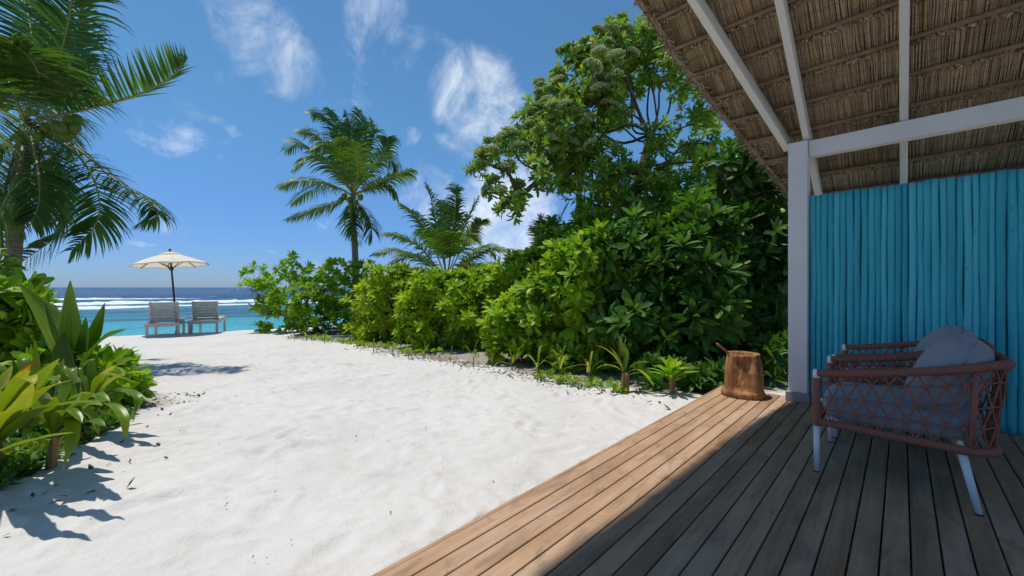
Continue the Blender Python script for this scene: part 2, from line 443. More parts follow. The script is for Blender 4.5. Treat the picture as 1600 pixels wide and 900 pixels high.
def sandmat():
    m, t, b = newmat('white_coral_sand')
    geo = t.nodes.new('ShaderNodeNewGeometry'); p = geo.outputs['Position']
    f1 = noise(t, p, .8, 4, .6); f2 = noise(t, p, 9, 5, .6); f3 = noise(t, p, 160, 3, .6); f4 = noise(t, p, 38, 4, .65)
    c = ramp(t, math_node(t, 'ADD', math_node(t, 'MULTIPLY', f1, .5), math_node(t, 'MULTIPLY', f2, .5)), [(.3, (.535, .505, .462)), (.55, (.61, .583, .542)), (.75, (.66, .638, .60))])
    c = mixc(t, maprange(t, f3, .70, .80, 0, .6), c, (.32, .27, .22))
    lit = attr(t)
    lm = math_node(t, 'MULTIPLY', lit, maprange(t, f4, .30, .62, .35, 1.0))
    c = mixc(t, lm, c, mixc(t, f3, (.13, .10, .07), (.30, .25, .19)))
    t.links.new(c, b.inputs['Base Color']); setb(b, .95, .12)
    h = math_node(t, 'ADD', math_node(t, 'MULTIPLY', f2, .9), math_node(t, 'ADD', math_node(t, 'MULTIPLY', f4, .35), math_node(t, 'MULTIPLY', f3, .1)))
    bump(t, b, h, .55, .03); return m
M['sand'] = sandmat()

# ------------------------------------------------------------------ ground and sea
SH0 = np.array([-11.3, 11.5]); SHN = np.array([-0.55, 0.835])
SEA = -1.2
def shore(x, y): return (x - SH0[0]) * SHN[0] + (y - SH0[1]) * SHN[1]
def gbase(x, y):
    z = -0.065 - 0.255 * np.clip((y - 2.6) / 8.8, -0.1, 1.0)
    s = shore(x, y)
    d = np.clip(s + 0.35, 0, None)
    return z - np.minimum(d * d / (d + 0.6) * 0.15, 6.0)
def gz(x, y):
    """sand height at camera-axes ground position (smooth part)"""
    x = np.asarray(x, float); y = np.asarray(y, float)
    return gbase(x, y)
def gpt(px, py):
    """ground point (camera axes x, y) seen at a pixel"""
    yc = 5.0
    for _ in range(40):
        z = float(gbase((px - CX) / FPX * yc, yc)); yc = 0.5 * yc + 0.5 * FPX * (CAMH - z) / (py - CY)
    return (px - CX) / FPX * yc, yc
def gw(xc, yc, dz=0.0):
    return cw(np.array([xc, yc, float(gbase(xc, yc)) + dz]))
FRONT = np.array([(-7.4, 13.0), (-6.6, 11.3), (-5.0, 10.2), (-3.5, 8.9), (-2.0, 7.6), (-.6, 6.3), (.2, 5.4), (.96, 4.65), (1.6, 4.12), (2.3, 4.2), (9, 4.2)])
def front_y(x): return np.interp(x, FRONT[:, 0], FRONT[:, 1])
def axis(lo, d0, d1, hi, step, grow=1.10):
    mid = list(np.arange(d0, d1, step)); a, s = [], step
    x = d0
    while x > lo: s *= grow; x -= s; a.append(x)
    b_, s, x = [], step, mid[-1]
    while x < hi: s *= grow; x += s; b_.append(x)
    return np.array(a[::-1] + mid + b_)
gx = axis(-400, -6.5, 2.2, 400, .020, 1.08); gy = axis(-300, 0.9, 7.0, 400, .020, 1.08)
X_, Y_ = np.meshgrid(gx, gy)
Z_ = gbase(X_, Y_)
near = np.clip(1.3 - np.hypot(X_, Y_) / 26, 0, 1)
Z_ += near * (vnoise(X_ * .55, Y_ * .55, 1) * .05 + vnoise(X_ * 1.7, Y_ * 1.7, 2) * .040 + vnoise(X_ * 4.5, Y_ * 4.5, 3) * .024 + vnoise(X_ * 10, Y_ * 10, 4) * .014 + vnoise(X_ * 21, Y_ * 21, 14) * .006)
# footprints and scuffs
for k in range(420):
    fx, fy = rng.uniform(-6.3, 2.2), rng.uniform(1.2, 8.5)
    if fy > front_y(fx) - .25: continue
    a = rng.uniform(0, math.pi); ls, ws, dp = rng.uniform(.09, .16), rng.uniform(.04, .06), rng.uniform(.008, .020)
    i0, i1 = np.searchsorted(gx, [fx - .5, fx + .5]); j0, j1 = np.searchsorted(gy, [fy - .5, fy + .5])
    dx, dy = X_[j0:j1, i0:i1] - fx, Y_[j0:j1, i0:i1] - fy
    u, w = dx * math.cos(a) + dy * math.sin(a), -dx * math.sin(a) + dy * math.cos(a)
    q = (u / ls) ** 2 + (w / ws) ** 2
    Z_[j0:j1, i0:i1] += dp * (-np.exp(-q) + .55 * np.exp(-(np.sqrt(q) - 1.6) ** 2 * 3))
for k in range(2600):
    fx, fy = rng.uniform(-6.3, 2.2), rng.uniform(1.0, 8.5)
    if fy > front_y(fx) - .1: continue
    a = rng.normal(.4, .5); ls, ws, dp = rng.uniform(.03, .08), rng.uniform(.015, .03), rng.uniform(.003, .009)
    i0, i1 = np.searchsorted(gx, [fx - .25, fx + .25]); j0, j1 = np.searchsorted(gy, [fy - .25, fy + .25])
    dx, dy = X_[j0:j1, i0:i1] - fx, Y_[j0:j1, i0:i1] - fy
    u, w = dx * math.cos(a) + dy * math.sin(a), -dx * math.sin(a) + dy * math.cos(a)
    q = (u / ls) ** 2 + (w / ws) ** 2
    Z_[j0:j1, i0:i1] += dp * (-np.exp(-q) + .6 * np.exp(-(np.sqrt(q) - 1.6) ** 2 * 3))
# a low wind-blown lip beside the left planting
lipd = (Y_ - 1.72) - (X_ + 2.35) * .95
Z_ += .022 * np.exp(-(lipd / .10) ** 2) * np.exp(-((X_ + 2.3) / .55) ** 2) * (1 + vnoise(X_ * 5, Y_ * 5, 8))
deckside = (X_ * CA - Y_ * CB)       # world x; keep the sand under the boards
Z_ = np.where(deckside > -1.46, np.minimum(Z_, -0.10), Z_)
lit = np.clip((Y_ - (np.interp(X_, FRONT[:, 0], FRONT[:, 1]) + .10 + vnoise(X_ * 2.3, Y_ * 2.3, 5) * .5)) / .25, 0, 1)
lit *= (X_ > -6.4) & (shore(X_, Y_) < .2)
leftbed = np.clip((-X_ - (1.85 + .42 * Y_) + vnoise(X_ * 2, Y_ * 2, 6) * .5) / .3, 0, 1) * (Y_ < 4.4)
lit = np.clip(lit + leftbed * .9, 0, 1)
nx, ny = len(gx), len(gy)
ii = (np.arange(ny - 1)[:, None] * nx + np.arange(nx - 1)[None, :]).ravel()
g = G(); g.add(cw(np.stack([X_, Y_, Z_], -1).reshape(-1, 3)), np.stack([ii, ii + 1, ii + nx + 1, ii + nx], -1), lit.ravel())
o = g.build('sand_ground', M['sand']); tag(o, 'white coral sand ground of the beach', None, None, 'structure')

def seamat():
    m, t, b = newmat('lagoon_water')
    geo = t.nodes.new('ShaderNodeNewGeometry'); p = geo.outputs['Position']
    nW = cw(np.array([SHN[0], SHN[1], 0.0])); o0 = cw(np.array([SH0[0], SH0[1], 0.0]))
    dt = t.nodes.new('ShaderNodeVectorMath'); dt.operation = 'DOT_PRODUCT'; t.links.new(p, dt.inputs[0]); dt.inputs[1].default_value = tuple(nW)
    s = math_node(t, 'SUBTRACT', dt.outputs['Value'], float(np.dot(o0, nW)))
    # axes along / across the shore
    mp = t.nodes.new('ShaderNodeMapping'); mp.inputs['Rotation'].default_value = (0, 0, -math.atan2(-nW[0], nW[1])); mp.inputs['Scale'].default_value = (1, 1, 1)
    t.links.new(p, mp.inputs[0]); q = mp.outputs[0]
    st = t.nodes.new('ShaderNodeMapping'); st.inputs['Scale'].default_value = (.035, .22, 1); t.links.new(q, st.inputs[0])
    patch = noise(t, st.outputs[0], 1, 5, .6)
    sw = math_node(t, 'ADD', s, math_node(t, 'MULTIPLY', math_node(t, 'SUBTRACT', patch, .5), 9.0))
    c = ramp(t, math_node(t, 'DIVIDE', sw, 150.0), [(0.0, (.20, .56, .55)), (.055, (.045, .40, .43)), (.12, (.025, .30, .36)), (.20, (.018, .175, .24)), (.33, (.016, .16, .24)), (.42, (.014, .15, .24)), (.60, (.006, .055, .13)), (1.0, (.004, .030, .085))])
    reef = math_node(t, 'MULTIPLY', maprange(t, patch, .46, .60), math_node(t, 'MULTIPLY', maprange(t, s, 12, 22), maprange(t, s, 60, 42)))
    c = mixc(t, math_node(t, 'MULTIPLY', reef, .72), c, (.035, .075, .085))
    t.links.new(c, b.inputs['Base Color']); setb(b, .18, .22); b.inputs['IOR'].default_value = 1.33
    w1 = t.nodes.new('ShaderNodeMapping'); w1.inputs['Scale'].default_value = (.5, 1.6, 1); t.links.new(q, w1.inputs[0])
    h1 = noise(t, w1.outputs[0], .55, 4, .6); h2 = noise(t, w1.outputs[0], 2.6, 4, .6)
    h = math_node(t, 'ADD', math_node(t, 'MULTIPLY', h1, 1.0), math_node(t, 'MULTIPLY', h2, .25))
    bump(t, b, h, 1.0, .9)
    # small whitecaps
    wc = t.nodes.new('ShaderNodeMapping'); wc.inputs['Scale'].default_value = (.10, .55, 1); t.links.new(q, wc.inputs[0])
    wn = noise(t, wc.outputs[0], 1, 6, .7)
    cap = math_node(t, 'MULTIPLY', maprange(t, wn, .66, .72), maprange(t, s, 10, 60))
    df = t.nodes.new('ShaderNodeBsdfDiffuse'); df.inputs[0].default_value = (.7, .75, .77, 1)
    mx = t.nodes.new('ShaderNodeMixShader'); t.links.new(cap, mx.inputs[0]); t.links.new(b.outputs[0], mx.inputs[1]); t.links.new(df.outputs[0], mx.inputs[2])
    t.links.new(mx.outputs[0], t.nodes['Material Output'].inputs[0])
    return m
M['sea'] = seamat()
SHT = np.array([SHN[1], -SHN[0]])           # along the shore
def sh2c(a, s, z): # along, off-shore -> camera axes
    a, s, z = np.broadcast_arrays(np.asarray(a, float), np.asarray(s, float), np.asarray(z, float))
    return np.stack([SH0[0] + SHT[0] * a + SHN[0] * s, SH0[1] + SHT[1] * a + SHN[1] * s, z], -1)
sa = axis(-30000, -160, 160, 30000, 2.0, 1.25); ss = axis(-30000, 0, 130, 30000, .8, 1.22)
A_, S_ = np.meshgrid(sa, ss)
win = np.exp(-(np.maximum(np.abs(S_ - 60) - 60, 0) / 60) ** 2)
Zs = SEA + win * (.16 * np.sin(S_ * .85 + vnoise(A_ * .06, S_ * .1, 21) * 7) * (vnoise(A_ * .05, S_ * .12, 22) + .6) + .10 * vnoise(A_ * .4, S_ * 1.1, 23)) * np.clip(S_ / 25, 0, 1)
nx, ny = len(sa), len(ss)
ii = (np.arange(ny - 1)[:, None] * nx + np.arange(nx - 1)[None, :]).ravel()
g = G(); g.add(cw(sh2c(A_, S_, Zs).reshape(-1, 3)), np.stack([ii, ii + 1, ii + nx + 1, ii + nx], -1))
o = g.build('sea_water', M['sea']); tag(o, 'turquoise to deep blue sea beyond the beach', None, None, 'structure')
# breaking surf: rolls of white foam on the reef edge
def foammat():
    m, t, b = newmat('white_surf_foam')
    geo = t.nodes.new('ShaderNodeNewGeometry'); p = geo.outputs['Position']
    f = noise(t, p, 1.6, 5, .7)
    t.links.new(ramp(t, f, [(.3, (.60, .68, .72)), (.6, (.80, .83, .85))]), b.inputs['Base Color']); setb(b, .9, .1); bump(t, b, f, .8, .3)
    return m
M['foam'] = foammat()
def surf(s0, a0, a1, h, wdt, seed, thr, fade=12.0):
    aa = np.arange(a0, a1, .55); prof = np.linspace(-1, 1, 9)
    Aa, Pp = np.meshgrid(aa, prof)
    env = np.clip((vnoise(Aa * .045, Aa * 0 + seed, seed) + .5 - thr) * 2.2, 0, 1) * np.clip((Aa - a0) / fade, 0, 1) * np.clip((a1 - Aa) / fade, 0, 1)
    ctr = s0 + vnoise(Aa * .035, Aa * 0 + 3.3, seed + 1) * 7
    wv = wdt * (.4 + env) * (1 + .5 * vnoise(Aa * .5, Pp, seed + 2))
    z = SEA - .10 + (.12 + h * env * (1 + .5 * vnoise(Aa * .25, Pp * 1.3, seed + 3) + .5 * vnoise(Aa * 1.7, Pp * 2, seed + 5))) * np.clip(1 - np.abs(Pp) ** 1.6, 0, 1) * (env > .02) - (env <= .02) * .5
    n_ = len(aa); ii = (np.arange(8)[:, None] * n_ + np.arange(n_ - 1)[None, :]).ravel()
    ok = (env[:-1, :-1].ravel() > .01)
    g = G(); g.add(cw(sh2c(Aa, ctr + Pp * wv, z).reshape(-1, 3)), np.stack([ii, ii + 1, ii + n_ + 1, ii + n_], -1)[ok])
    o = g.build('surf_foam', M['foam']); return o
for (s0, a0, a1, h, wd, sd, th, lab) in (
        (58, -40, 140, .42, 1.7, 31, .22, 'tall roll of white breaking surf on the reef edge'),
        (46, -70, 120, .12, 1.2, 37, .15, 'long low line of white surf inside the main breaker'),
        (38, -60, 60, .05, .7, 43, .5, 'thin broken foam line nearest the turquoise shallows'),
        (84, -60, 180, .4, 1.6, 47, .62, 'scattered whitecaps on the deep blue water behind the breakers')):
    tag(surf(s0, a0, a1, h, wd, sd, th), lab, 'surf', None, 'stuff')

# ------------------------------------------------------------------ deck
PITCH, DX0, DY0, DY1 = 0.0885, -1.39, -2.6, 4.70
g = G()
for y in np.arange(DY0 + .1, DY1, .45): box(g, ((DX0 + 3.2) / 2 + .03, y, -.085), (3.2 - DX0 - .06, .05, .12))
deck = g.build('deck_floor', M['joist'], smooth=False); tag(deck, 'weathered brown timber deck of the porch', None, None, 'structure')
ORG[deck.name] = np.zeros(3)
g = G(); box(g, (0, 0, 0), (PITCH - .0065, DY1 - DY0, .024), ch=.0028)
bmesh_ = g.mesh('board', M['deck'], smooth=False)
nb = int((3.2 - DX0) / PITCH)
for i in range(nb):
    inst(bmesh_, 'board', deck, (DX0 + PITCH * (i + .5), (DY0 + DY1) / 2 + random.uniform(-.006, .006), -.012 + random.uniform(-.0012, .0008)))
g = G(); box(g, (DX0 - .014, (DY0 + DY1) / 2, -.085), (.024, DY1 - DY0 + .02, .16), ch=.003)
g.build('fascia_board', M['deck'], deck, smooth=False)

# ------------------------------------------------------------------ porch: post, beam, rafters, battens, thatch
PX, PY, PW = -0.695, 4.52, 0.150
porch = thing('thatched_porch', (PX, PY + PW / 2, 0), 'thatched porch roof on off-white post, beam and rafters above the deck', 'porch')
g = G(); box(g, (PX, PY + PW / 2, 1.215 + .0), (PW, PW, 2.43), ch=.006)
post = g.build('post', M['white'], porch, smooth=False)
g = G(); box(g, (PX, PY + PW / 2, .045), (PW + .036, PW + .036, .09), ch=.004); g.build('plinth', M['greybase'], post, smooth=False)
g = G(); box(g, ((PX + PW / 2 + 4.2) / 2 + .001, PY + .035 + .045, 2.353), (4.2 - PX - PW / 2, .09, .15), ch=.005)
g.build('beam', M['white'], porch, smooth=False)
SL = 0.59; AL = math.atan(SL); Yb = PY + .07; RB = 2.432   # rafter underside passes over the beam
dS = np.array([0, math.cos(AL), -math.sin(AL)]); nS = np.array([0, math.sin(AL), math.cos(AL)])
def zplane(y, off): return RB - SL * (y - Yb) + off / math.cos(AL)
RH = .125
def rafter(p0, p1, w=.052):
    """p0/p1: underside centre line points"""
    d = unit(p1 - p0); n_ = nS; s_ = unit(np.cross(d, n_)); n_ = np.cross(s_, d)
    R = np.stack([s_, d, n_], -1); L = np.linalg.norm(p1 - p0)
    g = G(); box(g, (p0 + p1) / 2 + n_ * RH / 2, (w, L, RH), R, ch=.004); return g.build('rafter', M['white'], porch, smooth=False)
RIDGE = 0.2; EAVE = 5.775
for x in (-.635, .012, .80, 1.45, 2.1, 2.75, 3.3):
    rafter(np.array([x, RIDGE, zplane(RIDGE, 0)]), np.array([x, EAVE - .06, zplane(EAVE - .06, 0)]))
def on_plane(px, py, off):
    """pixel -> point on the roof plane shifted by off along its normal"""
    d = cw(np.array([(px - CX) / FPX, 1.0, (CY - py) / FPX])); o_ = np.array([0, 0, CAMH])
    # z = RB - SL*(y-Yb) + off/cos
    k = (RB + SL * Yb + off / math.cos(AL) - o_[2]) / (d[2] + SL * d[1]); return o_ + d * k
a = on_plane(1080, 0, 0); b = on_plane(1229, 234, 0)
hip_d = unit(b - a)
rafter(a - hip_d * 2.6, b + hip_d * .02, .056)
BAT0 = RH; BATH = .036; UND = RH + BATH                     # offsets along the roof normal
edge_px = [(995, 0), (1050, 82), (1100, 150), (1140, 196), (1180, 243), (1229, 303)]
edge = [on_plane(x, y, UND) for x, y in edge_px]
ex = np.array([p[0] for p in edge]); ey = np.array([p[1] for p in edge])
oy = np.argsort(ey); ey, ex = ey[oy], ex[oy]
sl0 = (ex[1] - ex[0]) / (ey[1] - ey[0]); sl1 = (ex[-1] - ex[-2]) / (ey[-1] - ey[-2])
def edge_x(y):
    y = np.asarray(y, float)
    return np.where(y < ey[0], ex[0] + (y - ey[0]) * sl0 * .9, np.where(y > ey[-1], ex[-1] + (y - ey[-1]) * sl1, np.interp(y, ey, ex)))
EYY = np.linspace(-1, EAVE + .5, 200); EXX = edge_x(EYY)
BSTEP = .27; rows = [EAVE - .06 - BSTEP * k for k in range(19)]
for k, y in enumerate(rows):
    x0 = float(edge_x(y)) + .05
    c = np.array([0, y, zplane(y, BAT0)]) + nS * BATH / 2
    pts = np.array([[x, c[1], c[2]] for x in np.linspace(x0, 3.4, 16)]); pts[:, 2] += rng.uniform(-.003, .003, 16); pts[:, 1] += rng.uniform(-.004, .004, 16)
    g = G(); tube(g, pts, BATH / 2, 8, t=.5); g.build('batten', M['batten'], porch)
# thatch: each course is a row of reeds hung over its batten, with a rolled head just above the batten
for k in range(len(rows) - 1):
    y0 = rows[k + 1]; y1 = rows[k]
    if y1 < 2.2: xs_hi, step = 3.4, .03
    else: xs_hi, step = 1.7, .0085
    x_lo = float(edge_x(y0)) - .01
    g = G(); Ls = BSTEP / math.cos(AL)
    xs = np.arange(x_lo, xs_hi, step)
    for layer in range(2):
        n_ = len(xs); x = xs + rng.uniform(-.4, .4, n_) * step; wd = step * rng.uniform(.55, 1.15, n_)
        top = -.05 + rng.uniform(-.03, .02, n_); bot = Ls + .03 + rng.uniform(-.02, .05, n_) + layer * .05
        sk = rng.normal(0, .006, n_)
        ye = np.interp(x, EXX, EYY); bot = np.minimum(bot, (ye - y0) / math.cos(AL) + rng.uniform(-.03, .02, n_)); keep = bot > top + .02
        x, wd, top, bot, sk = x[keep], wd[keep], top[keep], bot[keep], sk[keep]; n_ = len(x)
        lift0 = UND + .004 + .010 * layer + rng.uniform(0, .010, n_); lift1 = lift0 + .012 + rng.uniform(-.004, .012, n_)
        tone = np.clip(.62 + .12 * rng.normal(0, 1, n_) + .22 * vnoise(x * 2.2, x * 0 + y0 * 3.1, 61 + layer) * 2, 0, 1)
        base0 = np.array([0, y0, zplane(y0, 0)])
        qs = np.linspace(0, 1, 4)
        V = np.zeros((n_, 4, 3, 3))
        for qi, q in enumerate(qs):
            s_ = top + (bot - top) * q; lf = lift0 + (lift1 - lift0) * q + rng.uniform(-.002, .002, n_)
            cx = x + sk * q + rng.normal(0, .0012, n_)
            ctr = base0[None] + s_[:, None] * dS[None] + lf[:, None] * nS[None]; ctr[:, 0] = cx
            for c_, (du, dn) in enumerate(((-.5, .004), (0, -.0035), (.5, .004))):
                V[:, qi, c_] = ctr + nS[None] * dn; V[:, qi, c_, 0] = cx + du * wd
        base = (np.arange(n_) * 12)[:, None]
        f = []
        for qi in range(3):
            for c_ in range(2):
                f.append(np.concatenate([base + qi * 3 + c_, base + qi * 3 + c_ + 1, base + qi * 3 + 3 + c_ + 1, base + qi * 3 + 3 + c_], 1))
        g.add(V.reshape(-1, 3), np.concatenate(f), np.repeat(tone, 12))
    if y1 > 2.2:
        # rolled reed heads: short bent stubs and two rows of stitching cord
        xs = np.arange(x_lo + .03, xs_hi, .011)
        for lay in range(2):
            n_ = len(xs); x = xs + rng.uniform(-.005, .005, n_)
            a0 = rng.uniform(-.052, -.028, n_) - lay * .012; hgt = rng.uniform(.004, .012, n_)
            tone = np.clip(.22 + .16 * rng.normal(0, 1, n_), 0, 1)
            base0 = np.array([0, y0, zplane(y0, 0)])
            prof = [(0, UND + .01), (.25, UND - .004), (.6, UND - .010), (1.0, UND + .002)]
            V = np.zeros((n_, 4, 2, 3))
            for qi, (q, of) in enumerate(prof):
                s_ = a0 + .040 * q; lf = of - hgt * math.sin(q * math.pi)
                ctr = base0[None] + s_[:, None] * dS[None] + lf[:, None] * nS[None]
                tw = rng.normal(0, .005, n_)
                for c_, du in enumerate((-.006, .006)):
                    V[:, qi, c_] = ctr; V[:, qi, c_, 0] = x + du + tw
            base = (np.arange(n_) * 8)[:, None]
            f = [np.concatenate([base + q * 2, base + q * 2 + 1, base + q * 2 + 3, base + q * 2 + 2], 1) for q in range(3)]
            g.add(V.reshape(-1, 3), np.concatenate(f), np.repeat(tone, 8))
        for q in (.10, .19):
            xs = np.arange(float(edge_x(y0 + q * .86)) + .02, xs_hi, .022); n_ = len(xs)
            s_ = q + rng.normal(0, .005, n_) + .008 * np.sin(xs * 3 + k); lf = UND + .004 + rng.uniform(-.006, .002, n_)
            base0 = np.array([0, y0, zplane(y0, 0)])
            ctr = base0[None] + s_[:, None] * dS[None] + lf[:, None] * nS[None]; ctr[:, 0] = xs
            V = np.stack([ctr + np.array([-.008, 0, 0]) - dS * .0022, ctr + np.array([.008, 0, 0]) - dS * .0022, ctr + np.array([.008, 0, 0]) + dS * .0022, ctr + np.array([-.008, 0, 0]) + dS * .0022], 1)
            base = (np.arange(n_) * 4)[:, None]
            g.add(V.reshape(-1, 3), base + np.arange(4)[None], .05)
    g.build('thatch_course', M['thatch'], porch, smooth=False, kind='stuff')
# solid thatch body above the courses, both slopes; unseen back slope cut short to let light in
def slab(ys, sgn, name):
    g = G(); ys = np.asarray(ys); n_ = len(ys)
    lo, hi = [], []
    for y in ys:
        yy = y if sgn > 0 else 2 * RIDGE - y
        x0 = float(edge_x(yy)) if sgn > 0 else float(edge_x(RIDGE)) + .25 * (RIDGE - y)
        z0 = zplane(yy, UND + .046)
        lo.append((x0, 3.5, y, z0)); hi.append((x0 - .015, 3.5, y, z0 + .19))
    V = []
    for (x0, x1, y, z) in lo: V += [[x0, y, z], [x1, y, z]]
    for (x0, x1, y, z) in hi: V += [[x0, y, z], [x1, y, z]]
    F = []
    m_ = 2 * n_
    for i in range(n_ - 1):
        a_, b_ = 2 * i, 2 * i + 2
        F += [[a_, a_ + 1, b_ + 1, b_], [m_ + a_, m_ + b_, m_ + b_ + 1, m_ + a_ + 1], [a_, b_, m_ + b_, m_ + a_], [a_ + 1, m_ + a_ + 1, m_ + b_ + 1, b_ + 1]]
    F += [[0, m_, m_ + 1, 1], [m_ - 2, m_ - 1, 2 * m_ - 1, 2 * m_ - 2]]
    g.add(V, F); return g.build(name, M['backthatch'], porch, smooth=False)
slab(np.linspace(RIDGE, EAVE, 24), 1, 'thatch_slab'); slab(np.linspace(-.8, RIDGE, 6), -1, 'thatch_slab')
# ragged verge: sticks and broken reeds poking out along the slanting edge and eave
g = G()
def twigs(n_, pos, outd, seed):
    r2 = np.random.default_rng(seed)
    for i in range(n_):
        p, e = pos(r2.uniform()); L = r2.uniform(.05, .20); th = r2.uniform(.003, .008)
        d = unit(outd * r2.uniform(-.2, .9) + e * r2.uniform(-1, 1) + nS * r2.uniform(-.35, .25))
        st = p + nS * r2.uniform(-.03, .20) - outd * r2.uniform(.0, .06)
        tube(g, [st - d * L * .5, st + r2.normal(0, .006, 3), st + d * L * .5], [th, th, th * .4], 4, t=float(np.clip(r2.normal(.18, .14), 0, 1)), cap=False)
def pv(u):
    y = 1.2 + u * (EAVE - 1.2); p = np.array([float(edge_x(y)), y, zplane(y, UND)]); q = np.array([float(edge_x(y + .05)), y + .05, zplane(y + .05, UND)])
    return p, unit(q - p)
twigs(3600, pv, np.array([-1.0, 0, 0]), 5)
def pe(u): x = float(edge_x(EAVE)) + u * 2.2; return np.array([x, EAVE, zplane(EAVE, UND)]), np.array([1.0, 0, 0])
twigs(500, pe, dS, 6)
g.build('thatch_edge', M['thatch'], porch, kind='stuff')
g = G()
ys = np.linspace(.5, EAVE, 60); pts = np.array([[float(edge_x(y)) + .03 + random.uniform(-.008, .008), y, zplane(y, UND) - .004] for y in ys])
tube(g, pts, .020, 7, t=.2); tube(g, pts + np.array([-.035, 0, .06]), .03, 7, t=.25); tube(g, pts + np.array([-.05, 0, .14]), .035, 7, t=.3)
g.build('verge_bundle', M['thatch'], porch)

# ------------------------------------------------------------------ screen wall of painted poles
wall = thing('pole_screen_wall', (.6, 4.63, 0), 'turquoise painted screen wall of upright wooden poles behind the armchairs', 'wall')
x = PX + PW / 2 + .004; WY = 4.625; k = 0
while x < 2.6:
    w_ = float(np.clip(rng.normal(.0425, .005), .033, .054)); r = w_ / 2 + .0012; cx = x + w_ / 2
    zs = np.linspace(.006, 1.925 + rng.uniform(-.004, .004), 26); ph = rng.uniform(0, 6.28, 4)
    wob = .003 * np.sin(zs * rng.uniform(1.5, 3.2) + ph[0]) + .0022 * np.sin(zs * rng.uniform(5, 8) + ph[1])
    wy = .005 * np.sin(zs * rng.uniform(1.2, 2.6) + ph[2])
    rr = r * (1 + .04 * np.sin(zs * rng.uniform(1, 3) + ph[3]) + .012 * rng.normal(0, 1, 26).cumsum() / 5)
    for q in range(rng.integers(1, 4)):   # knots
        zk = rng.uniform(.1, 1.85); rr = rr * (1 + .11 * np.exp(-((zs - zk) / .035) ** 2))
    g = G(); tube(g, np.stack([cx + wob, WY + wy, zs], -1), np.clip(rr, r * .82, r * 1.2), 10)
    g.build('pole', M['blue'], wall); x += w_; k += 1
g = G(); box(g, (.98, WY + .045, .97), (3.2, .03, 1.86)); g.build('backing_panel', M['blue'], wall, smooth=False)
for z in (.3, 1.6):
    pass

